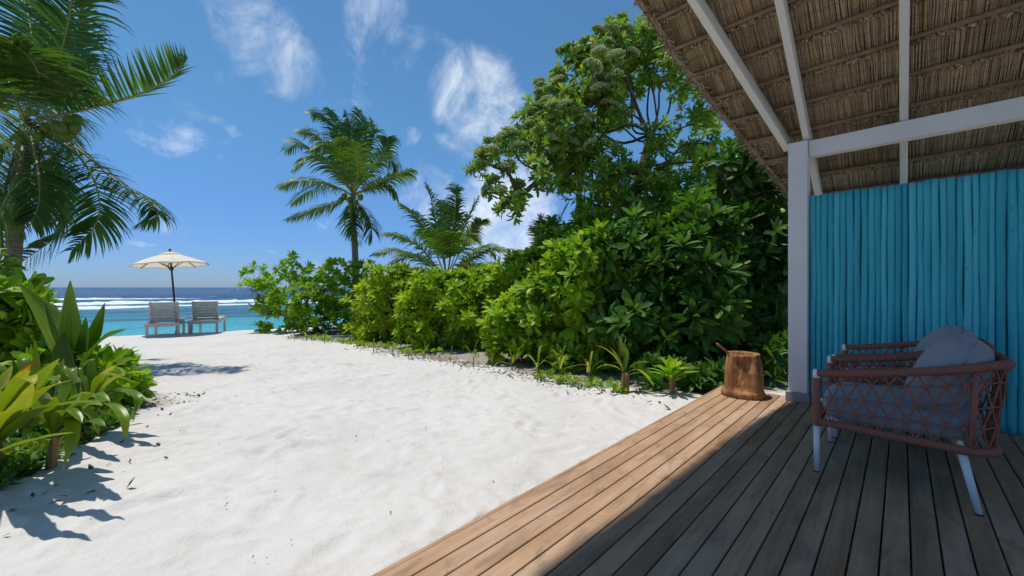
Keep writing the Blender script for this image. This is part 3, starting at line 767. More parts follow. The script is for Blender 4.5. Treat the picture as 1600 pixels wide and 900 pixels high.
# ------------------------------------------------------------------ rope armchairs
def wrap_tube(g, pts, r, pitch=.0115, n=10, amp=.0022):
    """rail wrapped in cord: the radius ripples once per turn"""
    pts = np.asarray(pts, float); d = np.concatenate([[0], np.cumsum(np.linalg.norm(np.diff(pts, axis=0), axis=1))]); L = d[-1]
    turns = int(L / pitch); s = np.linspace(0, L, turns * 4 + 1)
    q = np.stack([np.interp(s, d, pts[:, i]) for i in range(3)], -1)
    rad = r + amp * np.abs(np.sin(np.arange(len(s)) * math.pi / 4)) * 2 - amp + rng.normal(0, .00015, len(s))
    tube(g, q, rad, n)
def armchair(y0, y1, xf, label, seed):
    """faces -X; arm tubes at y0 (near) and y1 (far); front posts at xf"""
    r2 = np.random.default_rng(seed)
    ym = (y0 + y1) / 2; hw = (y1 - y0) / 2
    c = thing('rope_armchair', (xf + .33, ym, 0), label, 'armchair', 'rope armchairs on the deck')
    D = .665                                              # front post to the back
    def plan(u, hw_, d_, rc):
        """U-shaped plan from near front (u=0) round the back to far front (u=1)"""
        s1 = d_ - rc; arc = math.pi / 2 * rc; s2 = 2 * (hw_ - rc); tot = 2 * s1 + 2 * arc + s2; l = u * tot
        if l < s1: return (l, -hw_)
        l -= s1
        if l < arc: a = l / rc; return (s1 + rc * math.sin(a), -hw_ + rc - rc * math.cos(a))
        l -= arc
        if l < s2: return (d_, -hw_ + rc + l)
        l -= s2
        if l < arc: a = l / rc; return (s1 + rc * math.cos(a), hw_ - rc + rc * math.sin(a))
        l -= arc; return (s1 - l, hw_)
    def topc(u):
        x_, y_ = plan(u, hw, D + .055, .19); f = min(1, x_ / D); return np.array([xf + x_, ym + y_, .575 + .125 * f ** 1.3])
    def botc(u):
        x_, y_ = plan(u, hw - .012, D + .01, .13); return np.array([xf + x_, ym + y_, .292 - .010 * x_ / D])
    us = np.linspace(0, 1, 90)
    g = G(); wrap_tube(g, [topc(u) for u in us], .0215); g.build('top_rail', M['rope'], c)
    g = G(); wrap_tube(g, [botc(u) for u in us], .0210); g.build('seat_rail', M['rope'], c)
    g = G(); wrap_tube(g, [botc(0), botc(0) + np.array([-.005, .06, 0]), botc(1) + np.array([-.005, -.06, 0]), botc(1)], .018); g.build('front_rail', M['rope'], c)
    for u, sg in ((0, -1), (1, 1)):
        t_, b_ = topc(u), botc(u)
        base = np.array([xf - .004, b_[1], .0]); 
        leg = G(); tube(leg, [base + [0, sg * .004, .004], base + [0, 0, .27]], [.0125, .0165], 14); lg = leg.build('leg', M['legwhite'], c)
        ft = G(); tube(ft, [base + [0, sg * .004, 0], base + [0, sg * .004, .006]], .0135, 12); ft.build('foot_glide', M['joist'], lg)
        g = G(); wrap_tube(g, [base + [0, 0, .268], t_ + [-.004, 0, -.028]], .0205); g.build('front_post', M['rope'], c)
        g = G(); tube(g, [t_ + [-.004, 0, -.034], t_ + [-.004, 0, .012], t_ + [-.001, 0, .019]], [.0175, .0175, .012], 12)
        tube(g, [t_ + [-.004, 0, 0], t_ + [.03, 0, .006]], .0165, 12); g.build('corner_cap', M['legwhite'], c)
        xr = xf + D - .11
        p1 = np.array([xr, ym + sg * (hw - .03), .285]); p0 = np.array([xr + .055, ym + sg * (hw + .012), 0.004])
        leg = G(); tube(leg, [p0, p1], [.0135, .018], 14); lg = leg.build('leg', M['legwhite'], c)
        ft = G(); tube(ft, [p0 - [0, 0, .004], p0 + [0, 0, .003]], .0145, 12); ft.build('foot_glide', M['joist'], lg)
    # rear corner struts
    for u in (.318, .682):
        g = G(); tube(g, [botc(u), (botc(u) + topc(u)) / 2, topc(u)], .0125, 10); g.build('back_strut', M['rope'], c)
    # knotted netting
    g = G(); NN = 28
    def S(u, s): 
        u = min(max(u, 0.0), 1.0); return botc(u) * (1 - s) + topc(u) * s
    lv = [.04, .27, .52, .80, .96]
    du = 1.0 / NN
    def node(i, l):
        r3 = np.random.default_rng(1000 * seed + i * 7 + l)
        return S((i + (.5 if l % 2 else 0)) * du + r3.normal(0, .0012), lv[l] + r3.normal(0, .008))
    for i in range(NN + 1):
        for l in range(4):
            a_ = node(i, l)
            for di in ((0, 1) if l % 2 else (-1, 0)):
                j = i + di
                if j < 0 or j > NN: continue
                b_ = node(j, l + 1); mid = (a_ + b_) / 2 + r2.normal(0, .0015, 3)
                tube(g, [a_, mid, b_], .0045, 6, cap=False)
            if 1 <= l <= 3:
                if i < NN:
                    b_ = node(i + 1, l); mid = (a_ + b_) / 2 + np.array([0, 0, -.002]); tube(g, [a_, mid, b_], .0045, 6, cap=False)
                ball(g, a_, (.0105, .0105, .0085), 7, 5)
    g.build('rope_netting', M['rope'], c, kind='stuff')
    # seat cushion
    def cushion(ctr, size, R, e, puff, seed2):
        n1, n2 = 40, 40
        a_ = np.linspace(-math.pi / 2, math.pi / 2, n1); b_ = np.linspace(-math.pi, math.pi, n2, endpoint=False)
        A2, B2 = np.meshgrid(a_, b_, indexing='ij'); sp = lambda v, p: np.sign(v) * np.abs(v) ** p
        xx = sp(np.cos(A2), e[0]) * sp(np.cos(B2), e[1]); yy = sp(np.cos(A2), e[0]) * sp(np.sin(B2), e[1]); zz = sp(np.sin(A2), e[0])
        pf = 1 - puff * (np.abs(xx) ** 2.5 + np.abs(yy) ** 2.5) / 2
        V = np.stack([xx * size[0] / 2, yy * size[1] / 2, zz * size[2] / 2 * pf], -1)
        fold = vnoise(xx * 3.0 + seed2, yy * 3.0 + zz * 1.2, seed2) * .014 + vnoise(xx * 8 + seed2, yy * 4 + zz * 2, seed2 + 1) * .007
        V = V + unit(V) * fold[..., None]
        i = np.arange(n1 - 1)[:, None] * n2; j = np.arange(n2)[None, :]; j2 = (j + 1) % n2
        F = np.stack([i + j, i + j2, i + n2 + j2, i + n2 + j], -1).reshape(-1, 4)
        g = G(); g.add(V.reshape(-1, 3) @ R.T + ctr, F); return g
    cushion(np.array([xf + .322, ym, .378]), (.625, 2 * hw - .06, .165), np.eye(3), (.35, .28), .18, 3 + seed).build('seat_cushion', M['fabric'], c)
    tl = math.radians(62); R = np.array([[math.cos(tl), 0, -math.sin(tl)], [0, 1, 0], [math.sin(tl), 0, math.cos(tl)]])
    rz = math.radians(r2.uniform(-5, 5)); Rz = np.array([[math.cos(rz), -math.sin(rz), 0], [math.sin(rz), math.cos(rz), 0], [0, 0, 1]])
    pil = cushion(np.array([xf + .525, ym - .01, .605]), (.43, 2 * hw - .07, .25), Rz @ R, (.62, .42), .42, 9 + seed).build('back_cushion', M['fabric'], c)
    # piping round the cushion edge
    th = np.linspace(0, 2 * math.pi, 90); sp = lambda v, p: np.sign(v) * np.abs(v) ** p
    loop = np.stack([sp(np.cos(th), .42) * .217, sp(np.sin(th), .42) * (hw - .034), th * 0], -1) @ (Rz @ R).T + np.array([xf + .525, ym - .01, .605])
    g = G(); tube(g, loop, .0042, 6, cap=False); g.build('piping', M['fabric'], pil)
armchair(2.885, 3.515, -.350, 'brown rope armchair with slate cushion, standing farther out from the turquoise wall', 1)
armchair(3.625, 4.305, -.335, 'brown rope armchair with slate cushion, closest to the turquoise wall', 2)

# ------------------------------------------------------------------ carved wooden tub with ladle
sx, sy = -1.13, 4.43
tub = thing('carved_wooden_tub', (sx, sy, 0), 'carved orange brown tree trunk tub on the deck corner', 'tub')
n_, k_ = 72, 40; th = np.arange(n_) / n_ * 2 * math.pi; zz = np.linspace(0, .415, k_); V = []
for z in zz:
    f = z / .415
    r = float(np.interp(f, [0, .08, .3, .6, .85, 1], [.192, .200, .203, .196, .175, .152]))
    sc = np.zeros(n_)
    for a0, wd, dp, f0, f1 in ((3.55, .55, .030, .12, .97), (4.95, .50, .034, .16, .9), (.1, .5, .02, .1, .95), (1.4, .5, .03, .12, .95), (2.5, .4, .025, .1, .9)):
        d_ = np.angle(np.exp(1j * (th - a0))); sc += 1.5 * dp * np.exp(-(d_ / wd) ** 4) * (1 / (1 + np.exp(-(f - f0) * 40))) * (1 / (1 + np.exp((f - f1) * 40)))
    rr = r - sc + .010 * vnoise(th * 3, th * 0 + f * 4, 71) + .007 * vnoise(th * 11, th * 0 + f * 12, 72) - .012 * math.exp(-((f - .17) / .018) ** 2) * np.clip(.2 + 2.2 * vnoise(th * 6, th * 0, 73), 0, 1)
    if f < .03: rr = rr - .006 * (1 - f / .03)
    V.append(np.stack([rr * np.cos(th), rr * np.sin(th), np.full(n_, z)], -1))
for (ins, dz) in ((.012, .002), (.03, -.004), (.034, -.05), (.04, -.16), (.10, -.165), (.158, -.165)):
    r = np.linalg.norm(V[k_ - 1][:, :2], axis=1) - ins
    V.append(np.stack([np.maximum(r, .004) * np.cos(th), np.maximum(r, .004) * np.sin(th), np.full(n_, .415 + dz)], -1))
kk = len(V); V = np.array(V).reshape(-1, 3)
i = np.arange(kk - 1)[:, None] * n_; j = np.arange(n_)[None, :]; j2 = (j + 1) % n_
g = G(); g.add(V + np.array([sx, sy, .001]), np.stack([i + j, i + j2, i + n_ + j2, i + n_ + j], -1).reshape(-1, 4))
g.build('carved_body', M['stump'], tub)
lad = thing('water_ladle', (sx, sy, .27), 'red brown ladle leaning out of the carved wooden tub', 'ladle')
left = cw(np.array([-1.0, 0, 0]))
p0 = np.array([sx, sy, .27]) + left * (-.04); p1 = np.array([sx, sy, .42]) + left * .145; p2 = p1 + (p1 - p0) * .62 + np.array([0, 0, .0])
g = G(); tube(g, spline([p0, (p0 + p1) / 2, p1, p2], 12), np.linspace(.009, .012, 12), 8); g.build('handle', M['ladle'], lad)
g = G(); lathe(g, [(.002, -.03), (.03, -.022), (.045, 0), (.047, .012), (.042, .012), (.028, -.014), (.002, -.022)], p0 - left * .04, 16); g.build('bowl', M['ladle'], lad)

# ------------------------------------------------------------------ loungers and parasol by the shore
def lounger(px, py, yaw_off, label):
    xc, yc = gpt(px, py); z = float(gbase(xc, yc)); L_ = thing('sun_lounger', cw(np.array([xc, yc, z])), label, 'sun lounger', 'grey timber sun loungers facing the sea')
    a_ = math.atan2(SHN[1], SHN[0]) + math.radians(yaw_off); f = np.array([math.cos(a_), math.sin(a_), 0]); r = np.array([f[1], -f[0], 0])
    Rc = np.stack([r, f, [0, 0, 1]], -1); Rw = cw(Rc.T).T; o_ = ORG[L_.name]
    slope = (float(gbase(*(np.array([xc, yc]) + f[:2] * 1.7))) - z)
    def bx(name, c, s, par=L_, tilt=0.0, ch=.004):
        ct, st = math.cos(tilt), math.sin(tilt); Rt = np.array([[1, 0, 0], [0, ct, -st], [0, st, ct]])
        g = G(); box(g, o_ + Rw @ np.asarray(c, float), s, Rw @ Rt, ch); return g.build(name, M['lounger'], par, smooth=False)
    w = .66; H = .34
    for sg in (-1, 1):
        bx('side_rail', (sg * w / 2, .92, H), (.045, 1.95, .10))
        bx('leg', (sg * (w / 2 + .002), .04, H / 2 - .01), (.06, .07, H + .02))
        bx('leg', (sg * (w / 2 + .002), 1.72, (H + slope) / 2 - .02), (.06, .07, H - slope + .02))
    bx('end_rail', (0, -.03, H), (w + .08, .04, .10)); bx('end_rail', (0, 1.9, H), (w - .05, .04, .10))
    for i_ in range(12): bx('slat', (0, .62 + i_ * .105, H + .058), (w + .02, .078, .018))
    tilt = math.radians(112)                               # backrest raised, leaning towards us
    bs = np.array([0, .50, H + .05]); d_ = np.array([0, math.cos(tilt), math.sin(tilt)]); nn = np.array([0, -math.sin(tilt), math.cos(tilt)])
    for sg in (-1, 1): bx('back_rail', bs + np.array([sg * (w / 2 - .04), 0, 0]) + d_ * .30 + nn * .016, (.04, .66, .03), tilt=tilt)
    for i_ in range(7): bx('back_slat', bs + d_ * (.02 + i_ * .092), (w - .01, .074, .016), tilt=tilt)
    for sg in (-1, 1): bx('back_prop', bs + np.array([sg * (w / 2 - .10), -.20, .12]), (.03, .36, .03), tilt=math.radians(-48))
lounger(254, 526.5, 2, 'grey timber sun lounger, its back to us, nearest the big coconut palm')
lounger(317.5, 521.0, -4, 'grey timber sun lounger, its back to us, on the far side of the parasol pole')
xc, yc = gpt(288, 520.5); z = float(gbase(xc, yc)); o_ = cw(np.array([xc, yc, z]))
tb = thing('side_table', o_, 'small low grey timber side table between the sun loungers', 'table')
Rw = cw(np.stack([[SHN[1], -SHN[0], 0], [SHN[0], SHN[1], 0], [0, 0, 1]], -1).T).T
for i_ in range(4):
    g = G(); box(g, o_ + Rw @ np.array([-.15 + i_ * .1, .0, .33]), (.088, .40, .02), Rw, .003); g.build('slat', M['lounger'], tb, smooth=False)
for sx_ in (-1, 1):
    for sy_ in (-1, 1):
        g = G(); box(g, o_ + Rw @ np.array([sx_ * .165, sy_ * .165, .15]), (.04, .04, .34), Rw, .003); g.build('leg', M['lounger'], tb, smooth=False)
    g = G(); box(g, o_ + Rw @ np.array([sx_ * .165, 0, .29]), (.025, .30, .05), Rw, .003); g.build('apron', M['lounger'], tb, smooth=False)
# parasol
xc, yc = gpt(277, 521.5); base = cw(np.array([xc, yc, float(gbase(xc, yc))]))
um = thing('beach_parasol', base, 'cream canvas parasol with dark wooden pole between the sun loungers', 'parasol')
topp = P(265.5, 392, yc); ax = unit(topp - base); Lp = np.linalg.norm(topp - base)
sdir = unit(np.cross(ax, cw(np.array([0, 1.0, 0])))); tdir = np.cross(sdir, ax)
def U(r, a, h): return base + ax * h + (sdir * math.cos(a) + tdir * math.sin(a)) * r
g = G(); tube(g, [base - ax * .05, base + ax * Lp * .5, base + ax * Lp], [.026, .026, .022], 12); g.build('pole', M['darkwood'], um)
g = G(); lathe(g, [(.001, 0), (.05, .0), (.05, .09), (.035, .11), (.001, .11)], base, 14); g.build('base_socket', M['greybase'], um)
RC = .93; hrim = Lp - .43; hap = Lp - .085
def canopy_pt(a, q):
    seg = math.pi / 4; k_ = (a / seg) % 1.0; sag = math.sin(k_ * math.pi)
    r = RC * q * (1 - .050 * sag * q); h = hap - (hap - hrim) * q ** 1.6 - .02 * sag * q * (1 - q) * 2 + .028 * sag * q ** 3
    return U(r, a, h)
na, nq = 64, 12
V = [[canopy_pt(2 * math.pi * i_ / na, .12 + .88 * j_ / (nq - 1)) for i_ in range(na)] for j_ in range(nq)]
V = np.array(V).reshape(-1, 3); i = np.arange(nq - 1)[:, None] * na; j = np.arange(na)[None, :]; j2 = (j + 1) % na
F = np.stack([i + j, i + j2, i + na + j2, i + na + j], -1).reshape(-1, 4)
g = G(); g.add(V, F); can = g.build('canopy', M['canvas'], um)
# valance hem
V2 = []
for i_ in range(na): p = canopy_pt(2 * math.pi * i_ / na, 1.0); V2.append(p)
for i_ in range(na): p = canopy_pt(2 * math.pi * i_ / na, 1.0); V2.append(p - ax * .035)
jj = np.arange(na); g = G(); g.add(np.array(V2), np.stack([jj, (jj + 1) % na, (jj + 1) % na + na, jj + na], -1)); g.build('hem', M['canvas'], can)
V = [[U(.26 * q, 2 * math.pi * i_ / na, Lp - .02 - .085 * q ** 1.2) for i_ in range(na)] for q in np.linspace(.08, 1, 6)]
V = np.array(V).reshape(-1, 3); i = np.arange(5)[:, None] * na
g = G(); g.add(V, np.stack([i + j, i + j2, i + na + j2, i + na + j], -1).reshape(-1, 4)); g.build('vent_cap', M['canvas'], can)
for k_ in range(8):
    a_ = k_ * math.pi / 4
    g = G(); tube(g, [canopy_pt(a_, q) - ax * .018 for q in (.06, .35, .7, .985)], .011, 6); rb = g.build('rib', M['darkwood'], um)
    g = G(); tube(g, [U(.03, a_, Lp - .52), canopy_pt(a_, .5) - ax * .022], .009, 6); g.build('strut', M['darkwood'], rb)
g = G(); lathe(g, [(.001, -.06), (.05, -.06), (.055, .0), (.05, .05), (.001, .05)], base + ax * (Lp - .53), 14); g.build('hub', M['darkwood'], um)
g = G(); lathe(g, [(.001, -.02), (.032, -.015), (.036, .02), (.026, .05), (.012, .06), (.001, .062)], base + ax * (Lp + .01), 14); g.build('finial', M['brass'], um)

# ------------------------------------------------------------------ vegetation: shared leaf shapes
def leaf_shape(L, Wd, nseg=3, obov=.62, bend=.25, fold=.18, stalk=.0):
    """one leaf along +Y, upper side +Z; 3 points across, so it folds along the midrib"""
    q = np.linspace(0, 1, nseg + 1); V, F = [], []
    w = Wd / 2 * np.where(q < obov, np.sin(q / obov * math.pi / 2) ** .85, np.cos((q - obov) / (1 - obov) * math.pi / 2 * .92) ** .6)
    w = np.maximum(w, .05 * Wd)
    for k, x in enumerate(q):
        z = -bend * L * x * x; y = L * x * (1 - .15 * bend * x) + stalk
        V += [[-w[k], y, z + fold * w[k]], [0, y, z], [w[k], y, z + fold * w[k]]]
    for k in range(nseg):
        b_ = 3 * k; F += [[b_, b_ + 1, b_ + 4, b_ + 3], [b_ + 1, b_ + 2, b_ + 5, b_ + 4]]
    return np.array(V), np.array(F)
def rx(a): c, s = math.cos(a), math.sin(a); return np.array([[1, 0, 0], [0, c, -s], [0, s, c]])
def rz(a): c, s = math.cos(a), math.sin(a); return np.array([[c, -s, 0], [s, c, 0], [0, 0, 1]])
def rosette(n, L, Wd, seed, nseg=3, obov=.62, flat=.25, spread=1.0, zl=.05):
    """leaves in a whorl round +Z: young ones upright and pale in the middle, old ones flat"""
    r2 = np.random.default_rng(seed); V, F, T = [], [], []; k0 = 0
    for i in range(n):
        f = (i + .5) / n; el = math.radians(82 - spread * 78 * f ** .8 + r2.normal(0, 7)); l = L * (.55 + .45 * math.sin(min(1, f * 1.5) * math.pi / 2)) * r2.uniform(.85, 1.12)
        v, fc = leaf_shape(l, Wd * l / L * r2.uniform(.85, 1.15), nseg, obov, bend=r2.uniform(.05, .35) * (.4 + f), fold=r2.uniform(.05, .4))
        v = v @ rz(r2.normal(0, .2)).T @ rx(el).T @ rz(i * 2.39996 + r2.normal(0, .25)).T + np.array([0, 0, zl * (1 - f)])
        V.append(v); F.append(fc + k0); k0 += len(v); T.append(np.full(len(v), np.clip(.66 - .34 * f + r2.normal(0, .10) + (.42 if r2.uniform() < .035 else 0), 0, 1)))
    return np.concatenate(V), np.concatenate(F), np.concatenate(T)
ROS = {'small': [rosette(14, .205, .078, s_, 3, .66, spread=.85) for s_ in range(3)],
       'mid': [rosette(14, .225, .084, 20 + s_, 4, .64, spread=.88) for s_ in range(3)],
       'big': [rosette(14, .275, .090, 40 + s_, 4, .6, spread=.95) for s_ in range(3)],
       'tree': [rosette(10, .185, .066, 60 + s_, 3, .58) for s_ in range(3)],
       'fine': [rosette(9, .075, .034, 80 + s_, 2, .55) for s_ in range(3)]}
ROSM = {}
def ros_mesh(kind, v, mat):
    k = (kind, v, mat)
    if k not in ROSM:
        V, F, T = ROS[kind][v]; g = G(); g.add(V, F, T); ROSM[k] = g.mesh('leaf_rosette', M[mat])
    return ROSM[k]
def scatter(g, tpl, Pn, R, sc, tone):
    V, F, T = tpl; n = len(Pn)
    if n == 0: return
    W_ = np.einsum('nij,kj->nki', R * np.asarray(sc)[:, None, None], V) + Pn[:, None, :]
    FF = (F[None] + (np.arange(n) * len(V))[:, None, None]).reshape(-1, F.shape[1])
    g.add(W_.reshape(-1, 3), FF, np.clip(T[None] + tone[:, None], 0, 1).ravel())
def grow_plant(name, label, cat, clumps, base, kind, mat, dens, group=None, nparts=30, stem_r=.02, bark='bark', seed=1, up=.55, tone=0.0, flowers=0, root_h=.15, part='crown', extra=None, nodes0=None, limb='branch', shell=.45):
    """clumps: (world centre, radius). Branches link every clump to the nearest one closer to the root."""
    r2 = np.random.default_rng(seed); base = np.asarray(base, float)
    th_ = thing(name, base, label, cat, group)
    C = np.array([c for c, r in clumps]); Rr = np.array([r for c, r in clumps])
    root = base + np.array([0, 0, root_h]); nodes = [root] if nodes0 is None else [np.asarray(q) for q in nodes0]
    nn0 = len(nodes); order = np.argsort(np.linalg.norm(C - nodes[-1], axis=1)); par = {}
    pts = list(nodes)
    for oi in order:
        c = C[oi] - np.array([0, 0, Rr[oi] * .35]); d = [np.linalg.norm(c - p) + .35 * max(0, p[2] - c[2]) + (.25 * np.linalg.norm(p - root) if i_ >= nn0 else 0) for i_, p in enumerate(pts)]
        par[len(pts)] = int(np.argmin(d)); pts.append(c)
    cnt = np.ones(len(pts))
    for i in range(len(pts) - 1, nn0 - 1, -1): cnt[par[i]] += cnt[i]
    for i in range(nn0 - 1, 0, -1): cnt[i - 1] += cnt[i]
    rad = stem_r * np.sqrt(cnt)
    g = G(); L0 = [base - np.array([0, 0, .06])] + list(pts[:nn0]); rr0 = [rad[0] * 1.25] + [rad[i] for i in range(nn0)]
    tube(g, spline(L0, 6 * len(L0)), np.interp(np.linspace(0, 1, 6 * len(L0)), np.linspace(0, 1, len(L0)), rr0), 9)
    g.build('trunk', M[bark], th_)
    for i in range(nn0, len(pts)):
        a, b = pts[par[i]], pts[i]; L = np.linalg.norm(b - a)
        m1 = a + (b - a) * .35 + r2.normal(0, .09, 3) * L + np.array([0, 0, -.05 * L]); m2 = a + (b - a) * .7 + r2.normal(0, .07, 3) * L
        g = G(); tube(g, spline([a, m1, m2, b], 12), np.linspace(min(rad[i] * 1.25, rad[par[i]]), rad[i] * .8, 12), 7); br = g.build(limb, M[bark], th_)
        # twigs into the clump
        g = G()
        for k in range(6):
            e = C[i - nn0] * 0 + b + unit(r2.normal(0, 1, 3) + np.array([0, 0, .6])) * Rr[order[i - nn0]] * r2.uniform(.5, .95)
            tube(g, spline([b, (b + e) / 2 + r2.normal(0, .05, 3) * L * .3, e], 6), np.linspace(rad[i] * .6, rad[i] * .25, 6), 5, cap=False)
        g.build('twig', M[bark], br, kind='stuff')
    # leaf rosettes
    AP, AD, AS, AT = [], [], [], []
    for c, r in zip(C, Rr):
        n = max(7, int(dens * 1.15 * (r / .3) ** 2)); d = unit(r2.normal(0, 1, (n, 3))); rad_ = r * r2.uniform(shell, 1.08, n) * (1 + .25 * np.sin(d[:, 0] * 5 + c[0] * 9) * np.sin(d[:, 2] * 5 + c[1] * 9))
        AP.append(c + d * rad_[:, None] * np.array([1, 1, .9])); AD.append(d * .8 + np.array([0, 0, up]) + r2.normal(0, .25, (n, 3))); AS.append(r2.uniform(.75, 1.2, n)); AT.append(r2.normal(tone, .09, n))
    AP, AD, AS, AT = np.concatenate(AP), np.concatenate(AD), np.concatenate(AS), np.concatenate(AT)
    gzv = np.full(len(AP), base[2] + .06); ok = AP[:, 2] > gzv; AP, AD, AS, AT = AP[ok], AD[ok], AS[ok], AT[ok]
    RR = rot_to(AD, r2.uniform(0, 6.28, len(AP)))
    # the outermost rosettes on the open side are parts of their own, the rest is one mass
    view = unit(-base * np.array([1, 1, 0])); score = (AP - base) @ view + .15 * AP[:, 2] + r2.uniform(0, .25, len(AP))
    o_ = np.argsort(-score); pk = o_[:nparts]; rest = o_[nparts:]
    for i in pk: inst(ros_mesh(kind, int(i) % 3, mat), 'leaf_rosette', th_, AP[i], RR[i], AS[i])
    g = G()
    for v in range(3):
        q = rest[rest % 3 == v]; scatter(g, ROS[kind][v], AP[q], RR[q], AS[q], AT[q])
    if extra is not None: extra(g, AP, r2)
    if g.n: g.build(part, M[mat], th_, kind='stuff')
    return th_, C, Rr, AP
def pxclumps(lst, yc, jit=.25, seed=0):
    r2 = np.random.default_rng(seed); out = []
    for e in lst:
        px, py, r = e[:3]; dy = e[3] if len(e) > 3 else r2.uniform(-jit, jit)
        out.append((P(px, py, yc + dy), 1.10 * r / FPX * (yc + dy)))
    return out
def base_at(px, yc): x = (px - CX) / FPX * yc; return gw(x, yc)

GH = 'naupaka shrubs of the beach hedge'
def shrub(px, yc, lst, kind, mat, dens, label, seed, tone=0, nparts=30, up=.55, jit=.3, stem_r=.010, shell=.45):
    return grow_plant('beach_shrub', label, 'shrub', pxclumps(lst, yc, jit, seed), base_at(px, yc), kind, mat, dens, GH, nparts, stem_r, seed=seed, up=up, tone=tone, root_h=.05, part='foliage', shell=shell)
shrub(500, 12.3, [(402, 432, 19), (397, 450, 14), (405, 474, 13), (437, 448, 19), (432, 470, 14), (457, 414, 18), (478, 436, 17), (507, 428, 19), (523, 417, 14), (540, 436, 20), (562, 424, 15), (576, 421, 11), (446, 487, 17),
      (480, 470, 24), (515, 468, 26), (550, 462, 24), (460, 508, 16), (492, 500, 26), (530, 502, 28), (565, 495, 26), (419, 488, 6), (505, 450, 18), (470, 455, 14), (580, 455, 20), (575, 510, 20)],
      'small', 'naupaka', 8, 'spreading naupaka shrub with open arms, at the seaward end of the hedge', 101, tone=.16, nparts=60)
shrub(612, 9.9, [(598, 436, 26), (625, 440, 24), (585, 462, 24), (612, 468, 30), (642, 452, 26), (590, 500, 26), (625, 505, 30), (650, 490, 28), (600, 530, 20), (640, 530, 20), (662, 468, 26), (668, 505, 24), (572, 480, 22), (570, 515, 18)],
      'small', 'lime', 15, 'yellowish lime green naupaka shrub in front of the tall slim coconut palm', 102, tone=.26, nparts=60)
shrub(700, 8.6, [(668, 455, 28), (690, 448, 26), (712, 452, 26), (738, 458, 24), (680, 485, 32), (715, 490, 34), (665, 515, 26), (700, 525, 28), (735, 515, 26), (750, 482, 26), (760, 530, 18), (646, 482, 24), (645, 518, 22), (768, 462, 24), (680, 545, 16), (725, 545, 16)],
      'small', 'lime', 17, 'rounded bright green naupaka shrub below the trunkless young palm', 103, tone=.04, nparts=60)
shrub(790, 8.4, [(752, 448, 24), (780, 440, 28), (806, 424, 26), (832, 416, 26), (862, 408, 28), (790, 468, 32), (825, 450, 34), (770, 485, 28), (860, 440, 30), (810, 490, 30), (770, 520, 22), (780, 505, 26), (735, 470, 26), (728, 440, 18)],
      'small', 'lime', 17, 'bright green naupaka shrub rising towards the tree at the hedge crest', 104, tone=.06, nparts=60)
shrub(815, 6.5, [(790, 505, 34), (825, 485, 38), (855, 465, 38), (850, 515, 40), (815, 535, 30), (870, 545, 28), (790, 540, 22), (880, 490, 36)],
      'mid', 'naupaka', 18, 'glossy bright naupaka shrub bulging out over the sand at mid hedge', 105, tone=.22, nparts=60)
shrub(915, 6.1, [(880, 420, 38), (915, 400, 40), (905, 450, 42), (940, 440, 40), (905, 505, 42), (940, 495, 40), (930, 545, 36), (895, 560, 22), (960, 470, 36), (935, 575, 20)],
      'mid', 'naupaka', 17, 'deep green naupaka shrub behind the splayed coconut seedling', 106, tone=.0, nparts=60)
shrub(995, 5.7, [(990, 378, 32), (1012, 395, 36), (962, 398, 34), (985, 430, 46), (1020, 440, 46), (1000, 490, 50), (970, 520, 40), (1030, 520, 46), (1010, 565, 32), (975, 575, 22)],
      'big', 'dark', 11, 'dark broad-leaved shrub behind the tufted stump-stemmed plant', 107, tone=.12, nparts=60, stem_r=.012)
shrub(1085, 5.5, [(1078, 360, 40), (1108, 385, 38), (1060, 405, 42), (1095, 430, 48), (1070, 465, 50), (1110, 490, 48), (1065, 520, 44), (1095, 555, 36), (1060, 570, 26), (1110, 585, 22)],
      'big', 'dark', 11, 'dark broad-leaved shrub beside the carved wooden tub', 108, tone=.04, nparts=60, stem_r=.012)
shrub(1175, 5.9, [(1135, 262, 34), (1165, 250, 30), (1150, 305, 30), (1192, 290, 36), (1215, 320, 36), (1136, 352, 28), (1180, 360, 40), (1215, 385, 42), (1150, 410, 44), (1195, 430, 46), (1140, 470, 42), (1180, 490, 46), (1220, 480, 40),
      (1150, 535, 40), (1195, 545, 42), (1225, 560, 36), (1160, 585, 26), (1210, 595, 24)],
      'big', 'dark', 8, 'tall dark shrub reaching up to the thatch edge beside the white post', 109, tone=0, nparts=80, stem_r=.016, shell=.6)
shrub(1165, 8.0, [(1060, 440, 50), (1110, 430, 50), (1160, 440, 50), (1210, 420, 50), (1130, 490, 50), (1190, 500, 50), (1080, 510, 40), (1230, 470, 40), (1160, 350, 50), (1220, 330, 45), (1110, 330, 45)],
      'mid', 'naupaka', 11, 'sunlit background shrub seen through gaps behind the dark broad-leaved shrubs', 110, tone=.15, nparts=10)
shrub(930, 8.6, [(890, 390, 40), (930, 375, 40), (970, 400, 45), (1010, 420, 45), (900, 430, 45), (950, 450, 45), (870, 460, 40), (910, 490, 40), (1000, 480, 40)],
      'mid', 'naupaka', 12, 'background naupaka shrub at the foot of the flowering tree', 111, tone=0, nparts=10)
shrub(1200, 5.15, [(1188, 600, 22), (1212, 596, 24), (1200, 570, 26), (1218, 560, 22)], 'mid', 'dark', 15, 'low dark shrub in the corner between the carved tub and the white post', 112, tone=.2, nparts=20)
# low tuft standing alone on the sand
xc, yc = gpt(407, 520)
grow_plant('beach_shrub', 'small low naupaka tuft alone on the sand at the hedge end', 'shrub', [(cw(np.array([xc, yc, float(gbase(xc, yc)) + .12])), .17), (cw(np.array([xc + .2, yc, float(gbase(xc + .2, yc)) + .1])), .12)], gw(xc, yc), 'small', 'lime', 20, GH, 12, .006, seed=120, root_h=.03, part='foliage')
